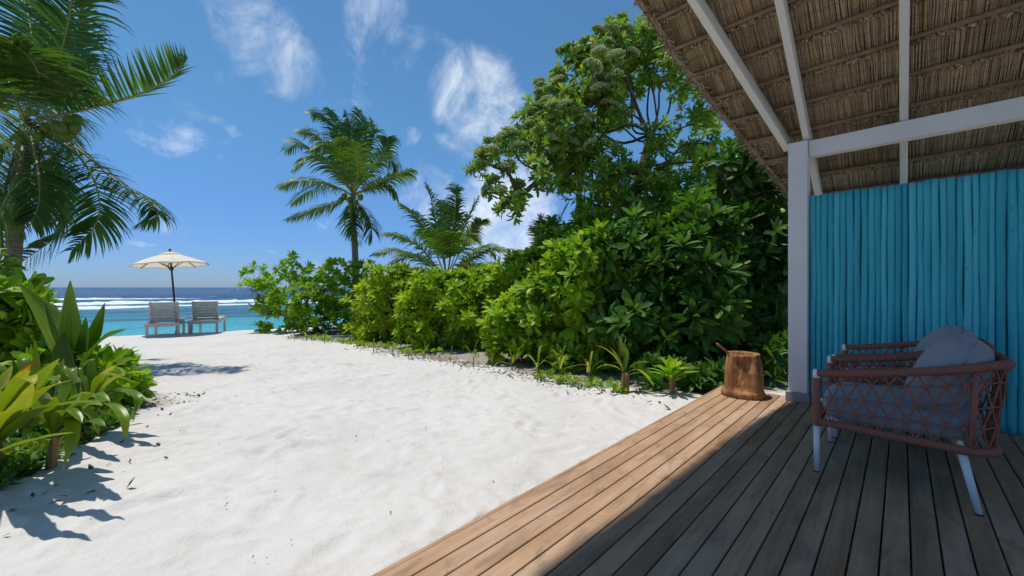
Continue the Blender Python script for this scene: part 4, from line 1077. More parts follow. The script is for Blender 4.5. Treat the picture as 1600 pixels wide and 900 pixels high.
# left bed: leafy shrub in front of the palm trunk
shrub_left = pxclumps([(8, 448, 26), (-20, 470, 34), (22, 478, 24), (52, 512, 26), (20, 520, 34), (62, 545, 26), (-10, 560, 40), (35, 565, 32), (75, 580, 24), (100, 600, 20), (10, 610, 36), (60, 620, 26)], 4.2, .3, 9)
grow_plant('beach_shrub', 'leafy glossy shrub at the foot of the big coconut palm', 'shrub', shrub_left, base_at(30, 4.2), 'mid', 'naupaka', 15, GH, 60, .010, seed=121, tone=-.02, root_h=.05, part='foliage')
shrub_left2 = pxclumps([(-60, 430, 40), (-80, 500, 50), (-40, 540, 50), (-110, 560, 60), (-60, 620, 50)], 5.0, .3, 10)
grow_plant('beach_shrub', 'shrub at the edge of the left bed behind the strap-leaved lilies', 'shrub', shrub_left2, base_at(-60, 5.0), 'mid', 'naupaka', 15, GH, 10, .010, seed=122, tone=-.05, root_h=.05, part='foliage')
# second bush behind the pleated seedling
shrub_left3 = pxclumps([(150, 575, 20), (180, 585, 20), (165, 610, 22), (200, 600, 14), (130, 600, 22), (185, 625, 14)], 4.0, .2, 12)
grow_plant('beach_shrub', 'low leafy shrub between the pleated seedling and the open sand', 'shrub', shrub_left3, base_at(165, 4.0), 'small', 'naupaka', 17, GH, 30, .007, seed=123, tone=.05, root_h=.04, part='foliage')

# ------------------------------------------------------------------ flowering tree
TY = 9.2
TR = [(1030, 55, 42), (1000, 75, 42), (960, 68, 38), (925, 85, 30), (897, 82, 18), (1050, 95, 44), (985, 120, 38), (940, 128, 44), (895, 135, 38), (868, 160, 36), (845, 185, 34), (830, 212, 32), (880, 195, 44), (920, 180, 44), (965, 180, 36), (1070, 140, 26),
      (1095, 178, 32), (1100, 215, 24), (1078, 240, 26), (1035, 215, 24), (1025, 270, 28), (865, 235, 40), (905, 240, 42), (850, 270, 28), (800, 222, 22), (778, 230, 18), (758, 246, 18), (745, 262, 13), (772, 296, 17), (800, 322, 22), (815, 300, 16), (790, 258, 14),
      (890, 280, 32), (945, 255, 42), (960, 300, 44), (1000, 310, 44), (1055, 290, 32), (1085, 300, 40), (925, 330, 34), (975, 345, 46), (1030, 350, 46), (1075, 345, 40), (1115, 255, 26)]
r2 = np.random.default_rng(77)
tcl = [(P(a, b, TY + dy), c / FPX * (TY + dy)) for (a, b, c), dy in zip(TR, r2.uniform(-1.3, 1.3, len(TR)))]
TG = 'trees beside the villa'
tree, C, Rr, AP = grow_plant('flowering_tree', 'large spreading tree with pale greenish flower heads above the hedge', 'tree', tcl, base_at(985, TY), 'tree', 'tree', 16, None, 80, .021, seed=131, up=.5, tone=0.0,
    nodes0=[P(975, 400, TY), P(985, 340, TY), P(1003, 270, TY - .1), P(1018, 210, TY)], part='crown')
# domed flower heads
g = G(); r2 = np.random.default_rng(5)
for i in range(260):
    d = unit(r2.normal(0, 1, 3) + np.array([0, 0, .5])); 
    if d[2] < -.25: continue
    p = d * np.array([.115, .115, .060]) * r2.uniform(.72, 1.08)
    ball(g, p * 1.35, r2.uniform(.013, .021, 3), 5, 4, t=float(np.clip(.5 + .35 * d[2] + r2.normal(0, .18), 0, 1)))
for i in range(14):
    d = unit(r2.normal(0, 1, 3) + np.array([0, 0, .8])); tube(g, [[0, 0, -.10], d * .09], [.006, .003], 4, t=.2, cap=False)
fm = g.mesh('flower_head', M['flower'])
out = [i for i in range(len(AP))]
cen = C.mean(0); score = (AP - cen) @ unit(-cen * np.array([1, 1, 0])) * .5 + AP[:, 2] * .45 + r2.uniform(0, 1.6, len(AP)) - .35 * ((AP - cen) @ cw(np.array([1.0, 0, 0])))
sel = []; 
for i in np.argsort(-score):
    if all(np.linalg.norm(AP[i] - AP[k]) > .22 for k in sel): sel.append(i)
    if len(sel) >= 170: break
for i in sel:
    dd = unit(np.array([0, 0, 1.0]) + r2.normal(0, .3, 3) + .3 * unit(AP[i] - cen))
    inst(fm, 'flower_head', tree, AP[i] + dd * .05, rot_to(dd[None], np.array([r2.uniform(0, 6)]))[0], r2.uniform(.75, 1.15))
# a slim bare palm trunk seen through the crown
tk = thing('palm_trunk', base_at(905, 11.5), 'slim pale palm trunk standing behind the flowering tree', 'palm trunk')
g = G(); zz = np.linspace(0, 1, 60); pts = spline([ORG[tk.name], P(906, 380, 11.5), P(905, 320, 11.5), P(907, 200, 11.5), P(908, 150, 11.5)], 60)
tube(g, pts, .085 + .006 * np.sin(np.arange(60) * 1.9), 10); g.build('stem', M['palmbark'], tk)

# ------------------------------------------------------------------ coconut palms
GP = 'coconut palms'
def frond(palm, ctrl, Lmax, mat='palm', n=46, droop=.5, lift=.15, wind=(0, 0, 0), wleaf=.030, tone=0.0, seed=0, start=.12, sides=(1, -1), asym=0.0, hint=(0, 0, 1.0), torn=.04, rr=.016, dry=.05):
    r2 = np.random.default_rng(seed); pts = spline(ctrl, 60); T, A, B = frames(pts)
    up = np.asarray(hint, float); Nn = unit(up[None] - T * (T @ up)[:, None]); 
    g = G(); rad = np.interp(np.linspace(0, 1, 60), [0, .1, 1], [rr * 1.7, rr, rr * .22])
    tube(g, pts, rad, 6, t=float(np.clip(.55 + tone * .5, 0, 1))); 
    gl = G(); NS = 5
    for sd in sides:
        t = np.linspace(start, .995, n) + r2.normal(0, .004, n); t = np.clip(t, 0, 1); keep = r2.uniform(0, 1, n) > torn; t = t[keep]; m_ = len(t)
        fi = t * 59; i0 = np.minimum(fi.astype(int), 58); fr = (fi - i0)[:, None]
        p = pts[i0] * (1 - fr) + pts[i0 + 1] * fr; Tt = unit(T[i0]); Nt = Nn[i0]; St = unit(np.cross(Tt, Nt)) * sd
        Ln = Lmax * np.interp(t, [0, .12, .4, .75, 1], [.45, .62, 1.0, .78, .34]) * r2.uniform(.88, 1.1, m_) * (1 + asym * sd)
        d = unit(Tt * (.45 + .5 * t[:, None] ** 2) + St * .9 + Nt * (lift + r2.normal(0, .10, (m_, 1))) + r2.normal(0, .05, (m_, 3)))
        q = p.copy(); rows_ = []; wprof = [.55, 1.0, .92, .7, .42, .06]
        dr = droop * r2.uniform(.7, 1.4, m_)
        for k in range(NS + 1):
            wv = unit(Tt - d * np.sum(Tt * d, -1, keepdims=True) + Nt * .35); 
            hwid = wleaf / 2 * wprof[k] * (Ln / Lmax)[:, None] ** .4
            rows_.append(np.stack([q - wv * hwid, q + wv * hwid], 1))
            d = unit(d + np.array([0, 0, -1.0]) * (dr * (.25 + .35 * k))[:, None] * .5 + np.asarray(wind) * .35 * (k / NS))
            q = q + d * (Ln / NS)[:, None]
        V = np.stack(rows_, 1)                                # m, NS+1, 2, 3
        base = (np.arange(m_) * (NS + 1) * 2)[:, None]
        F = np.concatenate([np.concatenate([base + 2 * k, base + 2 * k + 1, base + 2 * k + 3, base + 2 * k + 2], 1) for k in range(NS)])
        tt = np.clip(.46 + tone + r2.normal(0, .08, m_)[:, None] + np.linspace(-.04, .05, NS + 1)[None] + .13 * (t[:, None] > .9) + .3 * (r2.uniform(0, 1, m_) < dry)[:, None] * np.linspace(0, 1, NS + 1)[None], 0, 1)
        gl.add(V.reshape(-1, 3), F, np.repeat(tt, 2, axis=1).ravel())
    fo = gl.build('frond', M[mat], palm, kind=None)
    g.build('midrib', M['midrib' if mat == 'palm' else 'deadpalm'], fo)
    return fo
def trunk_mesh(palm, pts, r0, r1, k=90):
    g = G(); p = spline(pts, k); f = np.linspace(0, 1, k)
    rad = r0 + (r1 - r0) * f ** .6; rad = rad * (1 + .05 * (np.abs(np.sin(np.arange(k) * .9))) + rng.normal(0, .012, k)); rad[:6] *= np.linspace(1.5, 1.05, 6)
    tube(g, p, rad, 14); return g.build('trunk', M['palmbark'], palm)
def pc(lst, yc): return np.array([P(e[0], e[1], yc + (e[2] if len(e) > 2 else 0)) for e in lst])

# big palm on the left
Y0 = 6.5
pl = thing('coconut_palm', base_at(14, Y0), 'big ragged coconut palm with green nuts towering over the left bed', 'palm', GP)
trunk_mesh(pl, [ORG[pl.name], P(17, 500, Y0), P(21, 400, Y0), P(30, 300, Y0), P(42, 205, Y0)], .108, .085)
wR = cw(np.array([.25, 0, 0])); wL = cw(np.array([-.5, 0, -.1]))
FR = [  # control pixels (x, y, depth offset), leaflet length, droop, lift, tone
    ([(60, 185, 0), (130, 172, -.1), (215, 148, -.2), (270, 118, -.2), (294, 92, -.1)], .58, .05, .75, .10, dict(hint=(0, 0, 1), n=60, wind=wR * .6)),
    ([(55, 180, 0), (88, 105, -.3), (106, 40, -.5), (112, -30, -.6), (100, -110, -.6)], .95, .30, .1, -.06, dict(hint=tuple(cw(np.array([.3, -.9, .2]))), n=64, wind=wL)),
    ([(70, 175, .2), (112, 148, -.3), (60, 112, -.9), (5, 84, -1.3), (-70, 84, -1.6)], .85, .45, .1, .12, dict(n=64)),
    ([(58, 200, 0), (120, 232, .1), (185, 285, .1), (235, 315, 0), (246, 335, -.1), (222, 350, -.1)], .50, .7, .1, .05, dict(n=52, torn=.15, wind=wL * .9)),
    ([(60, 205, 0), (118, 240, -.3), (150, 290, -.5), (152, 345, -.6), (112, 392, -.6)], .60, .35, .1, .05, dict(n=60, hint=tuple(cw(np.array([.5, -.6, .6]))), wind=wL * .7)),
    ([(52, 205, 0), (92, 255, .2), (105, 320, .3), (88, 368, .3), (30, 412, .3)], .62, .3, .0, -.05, dict(n=60, hint=tuple(cw(np.array([.6, .5, .4]))), wind=wL)),
    ([(38, 205, 0), (30, 262, -.6), (8, 315, -.9), (-25, 372, -1.0)], .70, .45, .1, .10, dict(n=60, hint=tuple(cw(np.array([.1, -.8, .5]))), wind=wR * .8)),
    ([(30, 205, 0), (-20, 250, -.3), (-70, 320, -.4), (-110, 400, -.4)], .75, .5, .1, 0, dict(n=56)),
    ([(35, 185, 0), (5, 110, .3), (-50, 40, .5), (-140, 10, .6)], .9, .6, .1, -.1, dict(n=56)),
    ([(45, 180, .1), (52, 95, .5), (40, 10, .9), (0, -70, 1.1)], .95, .4, .1, -.14, dict(n=60, wind=wL)),
    ([(40, 185, .1), (70, 120, .9), (85, 70, 1.5), (70, 10, 2.0)], .8, .5, .1, -.14, dict(n=56, wind=wL)),
    ([(30, 190, -.1), (-30, 150, -.5), (-110, 140, -.8), (-190, 190, -.9)], .9, .7, .1, 0, dict(n=56)),
    ([(45, 195, .1), (95, 180, .7), (110, 200, 1.2), (100, 250, 1.5)], .6, .7, .1, -.12, dict(n=46)),
    ([(40, 190, -.1), (20, 150, -1.0), (0, 160, -1.7), (-20, 220, -2.1)], .8, .5, .1, .02, dict(n=52))]
FR += [([(50, 195, .1), (75, 235, .5), (95, 290, .8), (92, 345, .9)], .6, .5, .1, -.08, dict(n=52)), ([(45, 200, -.1), (58, 255, -.7), (62, 310, -1.0), (50, 350, -1.1)], .62, .55, .1, .02, dict(n=54, hint=tuple(cw(np.array([.2, -.8, .5]))))),
       ([(40, 180, 0), (60, 130, -.6), (50, 95, -1.2), (10, 60, -1.6)], .9, .35, .1, -.05, dict(n=58)), ([(50, 180, .2), (95, 130, .6), (118, 70, .9), (126, 0, 1.0)], .7, .35, .1, -.1, dict(n=60, wind=wL)), ([(35, 195, .2), (10, 230, .6), (-20, 290, .8), (-30, 350, .8)], .7, .5, .1, -.1, dict(n=54)),
       ([(45, 190, .1), (20, 120, 1.0), (-20, 80, 1.5), (-80, 70, 1.8)], .9, .6, .1, -.12, dict(n=58))]
for i, (c, L, dr, lf, tn, kw) in enumerate(FR): tn -= .05; kw['n'] = int(kw['n'] * 1.5); frond(pl, pc(c, Y0), L * 1.08, droop=dr, lift=lf, tone=tn, seed=200 + i, dry=.25, torn=kw.pop('torn', .12), wleaf=.040, rr=.020, **kw)
for i, c in enumerate(([(40, 210, 0), (45, 270, -.2), (38, 330, -.25), (30, 370, -.2)], [(48, 210, .1), (75, 265, -.1), (80, 320, -.1), (70, 345, -.1)], [(30, 215, 0), (10, 290, -.1), (5, 350, 0), (-5, 395, 0)], [(55, 205, .1), (62, 250, .1), (55, 300, .1)])):
    frond(pl, pc(c, Y0), .38, mat='deadpalm', droop=1.0, lift=-.1, tone=random.uniform(-.1, .15), seed=230 + i, n=40, torn=.2, wleaf=.024)
g = G(); ball(g, (0, 0, 0), (.085, .085, .105), 14, 10, t=.55)
cm = g.mesh('coconut', M['coconut'])
for (x, y, d) in ((118, 200, -.35), (108, 190, -.3), (98, 200, -.4), (88, 197, -.35), (112, 210, -.3), (103, 213, -.35), (93, 211, -.3), (80, 207, -.3), (72, 200, -.35), (120, 188, -.25), (60, 212, -.4), (33, 218, -.4)):
    inst(cm, 'coconut', pl, P(x, y, Y0 + d), rz(random.uniform(0, 6)) @ rx(random.uniform(-.6, .6)), random.uniform(.72, .95))
g = G()
for k in range(26):
    a = P(random.uniform(35, 60), random.uniform(185, 215), Y0 + random.uniform(-.15, .15)); b = P(random.uniform(5, 125), random.uniform(190, 245), Y0 + random.uniform(-.5, .2))
    tube(g, spline([a, (a + b) / 2 + np.array([0, 0, .08]), b], 8), np.linspace(.012, .004, 8), 5, t=random.uniform(.1, .6), cap=False)
g.build('flower_stalks', M['deadpalm'], pl, kind='stuff')

# slim palm behind the hedge
Y1 = 13.2
pm = thing('coconut_palm', base_at(557, Y1), 'tall slim coconut palm with a full crown rising behind the hedge', 'palm', GP)
trunk_mesh(pm, [ORG[pm.name], P(556, 430, Y1), P(554, 380, Y1), P(551, 335, Y1), P(552, 304, Y1)], .115, .085)
FM = [([(552, 305), (505, 285, -.2), (465, 283, -.3), (438, 292, -.3)], 0), ([(552, 303), (505, 248, .3), (470, 225, .5), (446, 235, .6)], -.05), ([(552, 303), (520, 245, -.5), (495, 212, -.8), (470, 205, -.9)], .03), ([(552, 302), (535, 240, .4), (525, 195, .6), (516, 172, .7)], -.05),
      ([(552, 302), (550, 240, -.4), (549, 200, -.6), (540, 178, -.7)], .05), ([(552, 302), (562, 240, .5), (566, 200, .8), (560, 172, .9)], -.08), ([(552, 302), (572, 250, .2), (583, 215, .3), (580, 188, .3)], 0), ([(552, 303), (582, 262, -.3), (603, 232, -.4), (606, 215, -.5)], .02),
      ([(553, 304), (590, 285, -.3), (622, 273, -.5), (643, 265, -.6)], .22), ([(553, 306), (585, 292, .2), (607, 293, .3), (618, 308, .3)], .05), ([(552, 308), (520, 318, -.2), (485, 330, -.3), (450, 343, -.3)], .14), ([(553, 308), (570, 330, -.2), (580, 352, -.3), (576, 374, -.3)], 0),
      ([(552, 306), (515, 290, .5), (480, 300, .8), (455, 318, .9)], -.1), ([(552, 304), (525, 265, -.9), (490, 245, -1.5), (462, 262, -1.8)], .06), ([(552, 303), (560, 265, -1.0), (555, 232, -1.7), (535, 215, -2.2)], .08), ([(552, 308), (548, 335, -.2), (552, 358, -.3), (556, 375, -.3)], .1),
      ([(552, 303), (530, 220, 0), (508, 185, 0), (488, 178, 0)], -.05), ([(552, 304), (590, 240, .8), (612, 250, 1.2), (622, 270, 1.4)], -.1), ([(552, 303), (540, 255, -.7), (515, 228, -1.2), (492, 232, -1.4)], .1)]
for i, (c, tn) in enumerate(FM): frond(pm, pc(c, Y1), .74, droop=.50, lift=.15, tone=tn, seed=260 + i, n=66, wleaf=.046, rr=.022, wind=wL * .5)
for i, c in enumerate(([(552, 310), (540, 330), (538, 350)], [(553, 310), (563, 328), (566, 345)])): frond(pm, pc(c, Y1), .3, mat='deadpalm', droop=.9, seed=290 + i, n=22, wleaf=.03, tone=.1)
for (x, y, d) in ((545, 312, -.2), (538, 306, -.2), (556, 316, -.2), (563, 308, -.2), (549, 320, -.15), (533, 313, -.1)): inst(cm, 'coconut', pm, P(x, y, Y1 + d), rz(random.uniform(0, 6)), random.uniform(.9, 1.15))

# young palm without a trunk
Y2 = 10.6
py_ = thing('coconut_palm', base_at(698, Y2), 'young trunkless coconut palm with arching fronds above the hedge', 'palm', GP)
g = G(); tube(g, spline([ORG[py_.name], P(699, 470, Y2), P(698, 430, Y2)], 12), np.linspace(.16, .07, 12), 10); g.build('trunk', M['stemdry'], py_)
FY = [([(697, 440), (660, 405, .2), (620, 392, .4), (586, 398, .5)], 0), ([(697, 438), (660, 390, -.3), (630, 372, -.5), (604, 366, -.5)], 0), ([(697, 436), (672, 372, .3), (650, 338, .5), (630, 321, .6)], 0), ([(698, 434), (685, 365, -.2), (676, 320, -.3), (667, 291, -.3)], -.03),
      ([(699, 434), (707, 365, .2), (712, 320, .3), (713, 290, .3)], -.05), ([(699, 435), (720, 370, .1), (735, 335, .2), (747, 309, .2)], 0), ([(699, 436), (725, 380, -.3), (742, 356, -.4), (752, 345, -.5)], .12), ([(699, 440), (730, 410, -.2), (765, 392, -.3), (797, 390, -.3)], .18), ([(699, 442), (725, 420, -.5), (752, 416, -.7), (772, 432, -.8)], .26),
      ([(697, 442), (670, 425, -.3), (645, 425, -.5), (625, 438, -.6)], .2), ([(698, 438), (692, 390, -.8), (680, 365, -1.4), (660, 362, -1.7)], .05), ([(698, 438), (708, 385, -.8), (722, 368, -1.3), (742, 378, -1.6)], .05), ([(698, 438), (690, 380, .8), (700, 340, 1.2), (690, 315, 1.5)], -.08), ([(697, 440), (665, 410, .6), (640, 400, 1.0), (612, 412, 1.2)], -.05), ([(699, 440), (735, 400, .6), (760, 385, 1.0), (775, 400, 1.2)], -.05)]
for i, (c, tn) in enumerate(FY): frond(py_, pc(c, Y2), .62, droop=.40, lift=.25, tone=tn + .10, seed=300 + i, n=64, wleaf=.042, start=.22, rr=.018)
# small palm peeking over the hedge by the tree
Y3 = 9.3
ps = thing('coconut_palm', base_at(850, Y3), 'small palm with few upright fronds between hedge and flowering tree', 'palm', GP)
g = G(); tube(g, spline([ORG[ps.name], P(850, 450, Y3), P(850, 410, Y3)], 10), np.linspace(.12, .05, 10), 9); g.build('trunk', M['stemdry'], ps)
for i, (c, tn) in enumerate([([(850, 415), (842, 385), (836, 368), (830, 358)], 0), ([(850, 415), (852, 380, .1), (850, 355, .2), (843, 338, .2)], .05), ([(851, 415), (862, 380), (872, 350), (887, 320)], .05), ([(851, 415), (868, 390, -.1), (880, 375, -.2), (886, 362, -.2)], 0), ([(850, 415), (835, 398, -.2), (815, 396, -.3), (796, 410, -.4)], .45), ([(850, 415), (862, 385, .3), (858, 360, .5), (862, 340, .6)], -.05)]):
    frond(ps, pc(c, Y3), .52, droop=.3, lift=.3, tone=tn + .22, seed=330 + i, n=46, wleaf=.042, start=.2)

# ------------------------------------------------------------------ foreground plants of the left bed
def strap(parent, ctrl, wmax, mat='strap', t0=.45, name='leaf', pleats=0, keel=.35, seed=0, tip=.0, hint=None, prof=None, nseg=22):
    """one long leaf along a spine; keeled (strap) or pleated (broad)"""
    r2 = np.random.default_rng(seed); p = spline(ctrl, nseg); T, A, B = frames(p)
    up = np.array([0, 0, 1.0]) if hint is None else np.asarray(hint, float)
    S = np.cross(T, np.broadcast_to(up, T.shape)); bad = np.linalg.norm(S, axis=1) < .15
    S = unit(S); 
    for k in range(1, nseg):
        if np.dot(S[k], S[k - 1]) < 0: S[k] = -S[k]
    Nn = np.cross(S, T); q = np.linspace(0, 1, nseg)
    w = wmax / 2 * (np.interp(q, [0, .08, .35, .7, .9, 1], [.55, .6, 1, .85, .45, .03]) if prof is None else np.interp(q, *prof))
    m_ = 5 if not pleats else 2 * pleats + 1
    c = np.linspace(-1, 1, m_); V, TT = [], []
    for k in range(nseg):
        zoff = keel * np.abs(c) * w[k] if not pleats else keel * np.abs(c) ** 1.3 * w[k] + np.where(np.arange(m_) % 2, .05, -.05) * w[k] * (1 if k < nseg - 1 else 0)
        wav = .06 * w[k] * np.sin(q[k] * 9 + seed + c * 1.2)
        V.append(p[k] + S[k] * (c * w[k])[:, None] + Nn[k] * (zoff + wav)[:, None])
        stripe = (np.where(np.arange(m_) % 2, .11, -.11) if pleats else 0)  # fold shading put into the tone: ridges lighter, furrows darker
        TT.append(np.clip(t0 + stripe + .08 * np.abs(c) + r2.normal(0, .02) + tip * max(0, (q[k] - .72) / .28), 0, 1) * np.ones(m_))
    i = np.arange(nseg - 1)[:, None] * m_; j = np.arange(m_ - 1)[None, :]
    F = np.stack([i + j, i + j + 1, i + m_ + j + 1, i + m_ + j], -1).reshape(-1, 4)
    g = G(); g.add(np.array(V).reshape(-1, 3), F, np.array(TT).ravel()); return g.build(name, M[mat], parent)
camdir = cw(np.array([0, -1.0, 0]))
# coconut seedling with broad pleated leaves
Y = 3.85
sd = thing('coconut_seedling', base_at(118, Y), 'coconut seedling with broad upright pleated leaves in the left bed', 'plant')
b = (118, 600)
BR = ([0, .12, .22, .45, .7, .9, 1], [.05, .07, .45, 1.0, .8, .35, .03])
def hintv(x, y, z): return cw(np.array([x, y, z]))
for i, (c, w, t0, h) in enumerate([
    ([(118, 625, 0), (113, 560, .05), (85, 505, .1), (30, 442, .1)], .24, .55, (.5, -.9, .3)),
    ([(119, 620, 0), (116, 560, .0), (113, 505, .02), (110, 438, .08)], .26, .66, (.05, -1, .1)),
    ([(118, 630, 0), (110, 570, -.05), (90, 520, -.1), (70, 472, -.1)], .17, .20, (-.4, -.9, .2)),
    ([(120, 625, 0), (128, 570, -.05), (135, 530, -.05), (134, 495, 0)], .23, .42, (-.3, -1, .1)),
    ([(121, 625, 0), (133, 565, 0), (150, 520, .05), (164, 473, .05)], .15, .50, (.2, -1, .2)),
    ([(122, 630, 0), (132, 575, -.1), (160, 532, -.15), (199, 514, -.2)], .17, .36, (-.5, -.6, .8)),
    ([(117, 630, 0), (108, 590, -.15), (100, 550, -.2), (101, 518, -.2)], .18, .10, (.2, -1, .2)),
    ([(118, 630, 0), (98, 585, .1), (82, 545, .1), (72, 500, .1)], .20, .45, (.4, -1, .3)),
    ([(121, 630, 0), (135, 590, -.1), (152, 560, -.15), (172, 540, -.2)], .05, .15, (0, -.5, .8))]):
    strap(sd, pc(c, Y), w, 'pleat', t0, pleats=7, keel=.30, seed=400 + i, hint=hintv(*h), prof=BR, nseg=20)
g = G(); tube(g, spline([ORG[sd.name] - [0, 0, .03], P(119, 640, Y), P(119, 600, Y), P(117, 560, Y)], 14), np.linspace(.030, .008, 14), 8); g.build('stem', M['stemdry'], sd)
g = G(); ball(g, ORG[sd.name] + np.array([0, 0, .05]), (.11, .09, .09), 14, 10, t=.2); g.build('nut', M['stemdry'], sd)
GL = 'strap-leaved lilies of the left bed'
def lily(base, leaves, label, wid, seed, stem=None, grp=GL, name='spider_lily'):
    r9 = np.random.default_rng(seed); wid = wid * .85; x0, y0, _ = leaves[0][0][0]; leaves = [(c, min(tn, .74), min(tip, .2)) for c, tn, tip in leaves]
    for k in range(9):
        a = r9.uniform(-1.25, 1.25); L = r9.uniform(75, 130); dd = r9.uniform(-.35, .25); f = r9.uniform(.1, .55)
        leaves.append(([(x0, y0, 0), (x0 + math.sin(a) * L * .35, y0 - math.cos(a) * L * .45, dd * .4), (x0 + math.sin(a) * L * .75, y0 - math.cos(a) * L * .75, dd * .8), (x0 + math.sin(a) * L * 1.05, y0 - math.cos(a) * L * (.85 - f * .8), dd)], float(r9.uniform(.22, .6)), float(r9.uniform(0, .2))))
    xc, yc = gpt(*base); L_ = thing(name, gw(xc, yc), label, 'plant', grp)
    for i, (c, tn, tip) in enumerate(leaves):
        pts = np.array([P(x, y, yc + d) for (x, y, d) in c]); strap(L_, pts, wid * (1 + .15 * math.sin(i * 2.1)), 'strap', tn, keel=.28, seed=seed + i, tip=tip, hint=None if len(c) < 9 else None)
    top = np.array(P(*leaves[0][0][0][:2], yc))
    g = G(); tube(g, spline([ORG[L_.name] - [0, 0, .03], (ORG[L_.name] + top) / 2 + rng.normal(0, .006, 3), top], 10), np.linspace(.034, .026, 10) * (wid / .085), 9); g.build('stem', M['stemdry'], L_)
    return L_
lily((-8, 748), [([(-6, 690, 0), (10, 640, -.05), (28, 600, -.1), (52, 562, -.15)], .85, .15), ([(-6, 690, 0), (25, 640, -.1), (55, 600, -.15), (93, 560, -.2)], .62, .1), ([(-6, 690, 0), (30, 650, 0), (70, 610, 0), (124, 590, 0)], .70, .3), ([(-6, 692, 0), (30, 665, -.2), (65, 640, -.3), (75, 632, -.35)], .55, .4),
    ([(-6, 690, 0), (-10, 640, .1), (5, 600, .15), (20, 570, .2)], .75, .1), ([(-6, 695, 0), (45, 650, -.25), (100, 632, -.35), (165, 628, -.4)], .52, .1), ([(-6, 700, 0), (10, 705, -.3), (50, 688, -.5), (116, 676, -.55)], .60, .15), ([(-8, 690, 0), (-40, 630, 0), (-80, 600, 0), (-130, 610, 0)], .6, .1), ([(-8, 690, 0), (-30, 640, -.3), (-60, 620, -.5), (-90, 650, -.6)], .6, .1), ([(-6, 690, 0), (20, 620, -.15), (40, 590, -.25), (55, 600, -.3)], .80, .3), ([(-6, 690, 0), (12, 650, -.25), (30, 640, -.4), (52, 598, -.45)], .88, .1)],
    'sprawling yellow-green lily with torn strap leaves, leaning out of the bed corner', .095, 420)
lily((78, 738), [([(88, 680, 0), (88, 640, 0), (100, 605, 0), (96, 580, 0)], .35, .1), ([(88, 680, 0), (78, 650, .05), (65, 620, .1), (45, 600, .1)], .25, .1), ([(88, 680, 0), (105, 645, -.05), (120, 620, -.1), (135, 612, -.1)], .45, .2), ([(90, 680, 0), (110, 655, -.1), (113, 690, -.2), (98, 735, -.25)], .55, .25),
    ([(88, 682, 0), (95, 650, -.15), (112, 640, -.25), (128, 660, -.3)], .42, .1), ([(87, 682, 0), (70, 665, -.1), (50, 665, -.2), (35, 690, -.25)], .4, .2), ([(88, 680, 0), (92, 630, .1), (105, 595, .15), (122, 575, .2)], .3, 0)],
    'lily on a bare orange stem with one leaf hanging to the sand', .080, 440)
lily((150, 678), [([(146, 640, 0), (150, 605, 0), (175, 575, 0), (203, 567, 0)], .72, .35), ([(146, 640, 0), (160, 605, -.05), (195, 585, -.1), (232, 581, -.1)], .62, .4), ([(146, 640, 0), (155, 618, -.1), (200, 612, -.2), (237, 630, -.25)], .66, .15), ([(146, 640, 0), (175, 612, -.15), (215, 620, -.25), (208, 660, -.3)], .40, .2), ([(146, 642, 0), (170, 630, -.2), (192, 650, -.3), (197, 684, -.35)], .55, .45),
    ([(146, 640, 0), (135, 600, .05), (130, 575, .1), (142, 560, .1)], .35, 0), ([(146, 640, 0), (128, 625, -.1), (118, 640, -.2), (125, 672, -.25)], .45, .1), ([(146, 640, 0), (120, 610, 0), (95, 600, 0), (70, 618, 0)], .4, .1), ([(146, 640, 0), (160, 600, .1), (185, 590, .15), (215, 600, .2)], .45, .4), ([(146, 640, 0), (152, 600, -.1), (165, 585, -.15), (190, 590, -.2)], .55, .1)],
    'lily with brown-tipped leaves arching over the open sand', .075, 460)
lily((40, 690), [([(40, 655, 0), (35, 620, 0), (25, 590, 0), (20, 560, 0)], .3, 0), ([(40, 655, 0), (50, 615, 0), (58, 580, 0), (55, 530, 0)], .5, .2), ([(40, 655, 0), (60, 630, 0), (85, 615, 0), (110, 625, 0)], .35, .1), ([(40, 655, 0), (20, 630, 0), (-5, 620, 0), (-30, 640, 0)], .35, .1), ([(40, 655, 0), (70, 620, .1), (90, 590, .15), (100, 560, .2)], .4, .1)],
    'darker green lily in the middle of the left bed', .075, 480)  # leaf tones kept low
lily((112, 700), [([(110, 662, 0), (105, 630, 0), (92, 600, 0), (70, 590, 0)], .4, .1), ([(110, 662, 0), (125, 630, -.1), (150, 615, -.2), (172, 628, -.25)], .5, .1), ([(110, 662, 0), (122, 640, -.1), (145, 650, -.2), (155, 680, -.25)], .5, .1)],
    'bushy green lily between the orange-stemmed lily and the brown-tipped lily', .07, 490)

